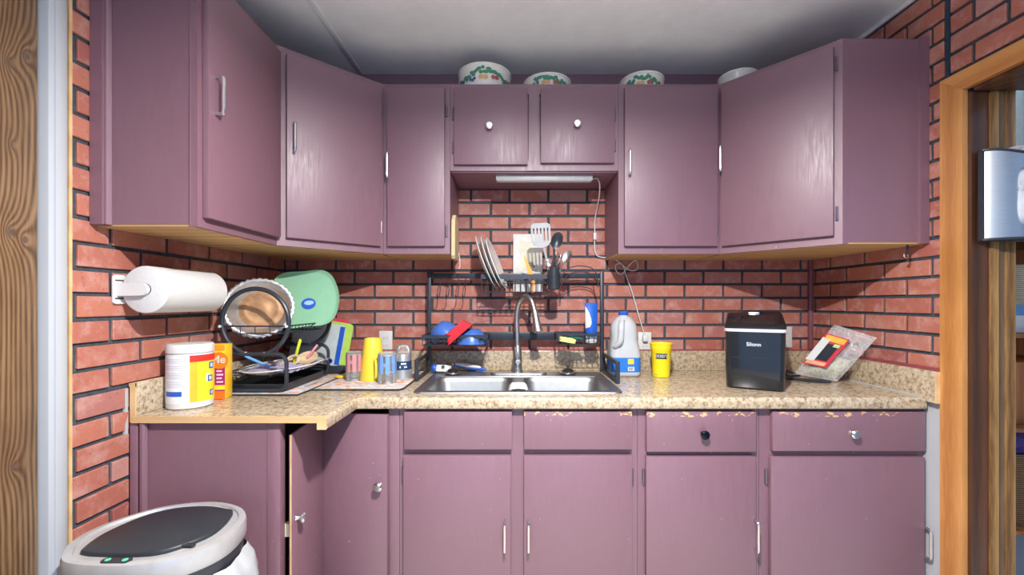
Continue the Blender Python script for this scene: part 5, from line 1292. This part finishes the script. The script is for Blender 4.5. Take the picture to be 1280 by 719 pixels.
for z_ in (Z(655,d0)-.02, Z(528,d0)-.02, Z(411,d0)-.02):
    mk('shelf_board', bbox(shx0,shx1,d0-.02,d0+.36,z_-.018,z_,.002), M_SHELF, sh)
for xx in (shx0-.02,shx1): mk('side_panel', bbox(xx,xx+.02,d0-.02,d0+.36,0,Z(300,d0),.002), M_SHELF, sh)
mk('top_board', bbox(shx0-.02,shx1+.02,d0-.02,d0+.36,Z(300,d0),Z(300,d0)+.02,.002), M_DARKW, sh)
mk('back_panel', bbox(shx0,shx1,d0+.345,d0+.36,.05,Z(300,d0)), M_SHELF, sh)
zt_ = Z(411,d0)-.0195
def wbasket(label, x0,x1,z0,h,m,y0=d0):
    t = thing('wicker_basket', label, 'basket', ((x0+x1)/2,y0+.13,z0), group='wicker baskets on the far shelf')
    b = B(); cx_,cy_ = (x0+x1)/2, y0+.13; w_ = x1-x0
    loft(b, [pl(rrect(w_*.88,.22,.04,4,cx_,cy_),z0+.0006),pl(rrect(w_,.26,.04,4,cx_,cy_),z0+h),pl(rrect(w_-.02,.24,.035,4,cx_,cy_),z0+h),pl(rrect(w_*.86,.20,.035,4,cx_,cy_),z0+.012)])
    mk('body', b, m, t, ang=60); mk('rim', tube(B(), pl(rrect(w_-.008,.252,.038,4,cx_,cy_),z0+h), .010, 8, True), m, t)
wbasket('brown wicker basket on the lower shelf beyond the doorway', shx0+.01, shx0+.40, Z(655,d0)-.0195, .30, M_WIC)
c = Vector((shx0+.12,d0+.13,Z(655,d0)-.0195+.33)); b = B(); lump(b,(0,0,0),.10,.09,.06,12,.15,4)
tag(mk('purple_cloth', b, mat('purple_cloth',(.16,.10,.38),.9,var=.2,bmp=.4), loc=c), 'bundled purple cloth on top of the brown wicker basket', 'cloth')
tag(mk('wooden_crate', bbox(-.18,.18,-.14,.14,0,.27,.006), M_SHELF, loc=(shx0+.20,d0+.17,Z(528,d0)-.0193)), 'orange wooden crate on the middle shelf beyond the doorway', 'crate')
t = thing('white_carton','white cardboard carton on the upper shelf beyond the doorway', 'box', (shx0+.15,d0+.15,zt_))
mk('carton', bbox(shx0+.012,shx0+.30,d0+.02,d0+.28,zt_+.0006,zt_+.12,.003), mat('white_card',(.66,.64,.60),.7), t)
mk('blue_panel', bbox(shx0+.012,shx0+.10,d0+.0188,d0+.020,zt_+.075,zt_+.118), mat('carton_blue',(.10,.25,.50),.5), t)
wbasket('pale woven basket on top of the white carton beyond the doorway', shx0+.02, shx0+.31, zt_+.1205, .16, M_WICL)
tag(mk('storage_bin', prism(B(), rrect(.40,.28,.04,4), 0, .30, .01), mat('grey_blue_bin',(.16,.20,.26),.4), loc=(shx0+.215,d0+.16,.0006)), 'grey blue storage bin on the floor under the far shelf', 'bin')
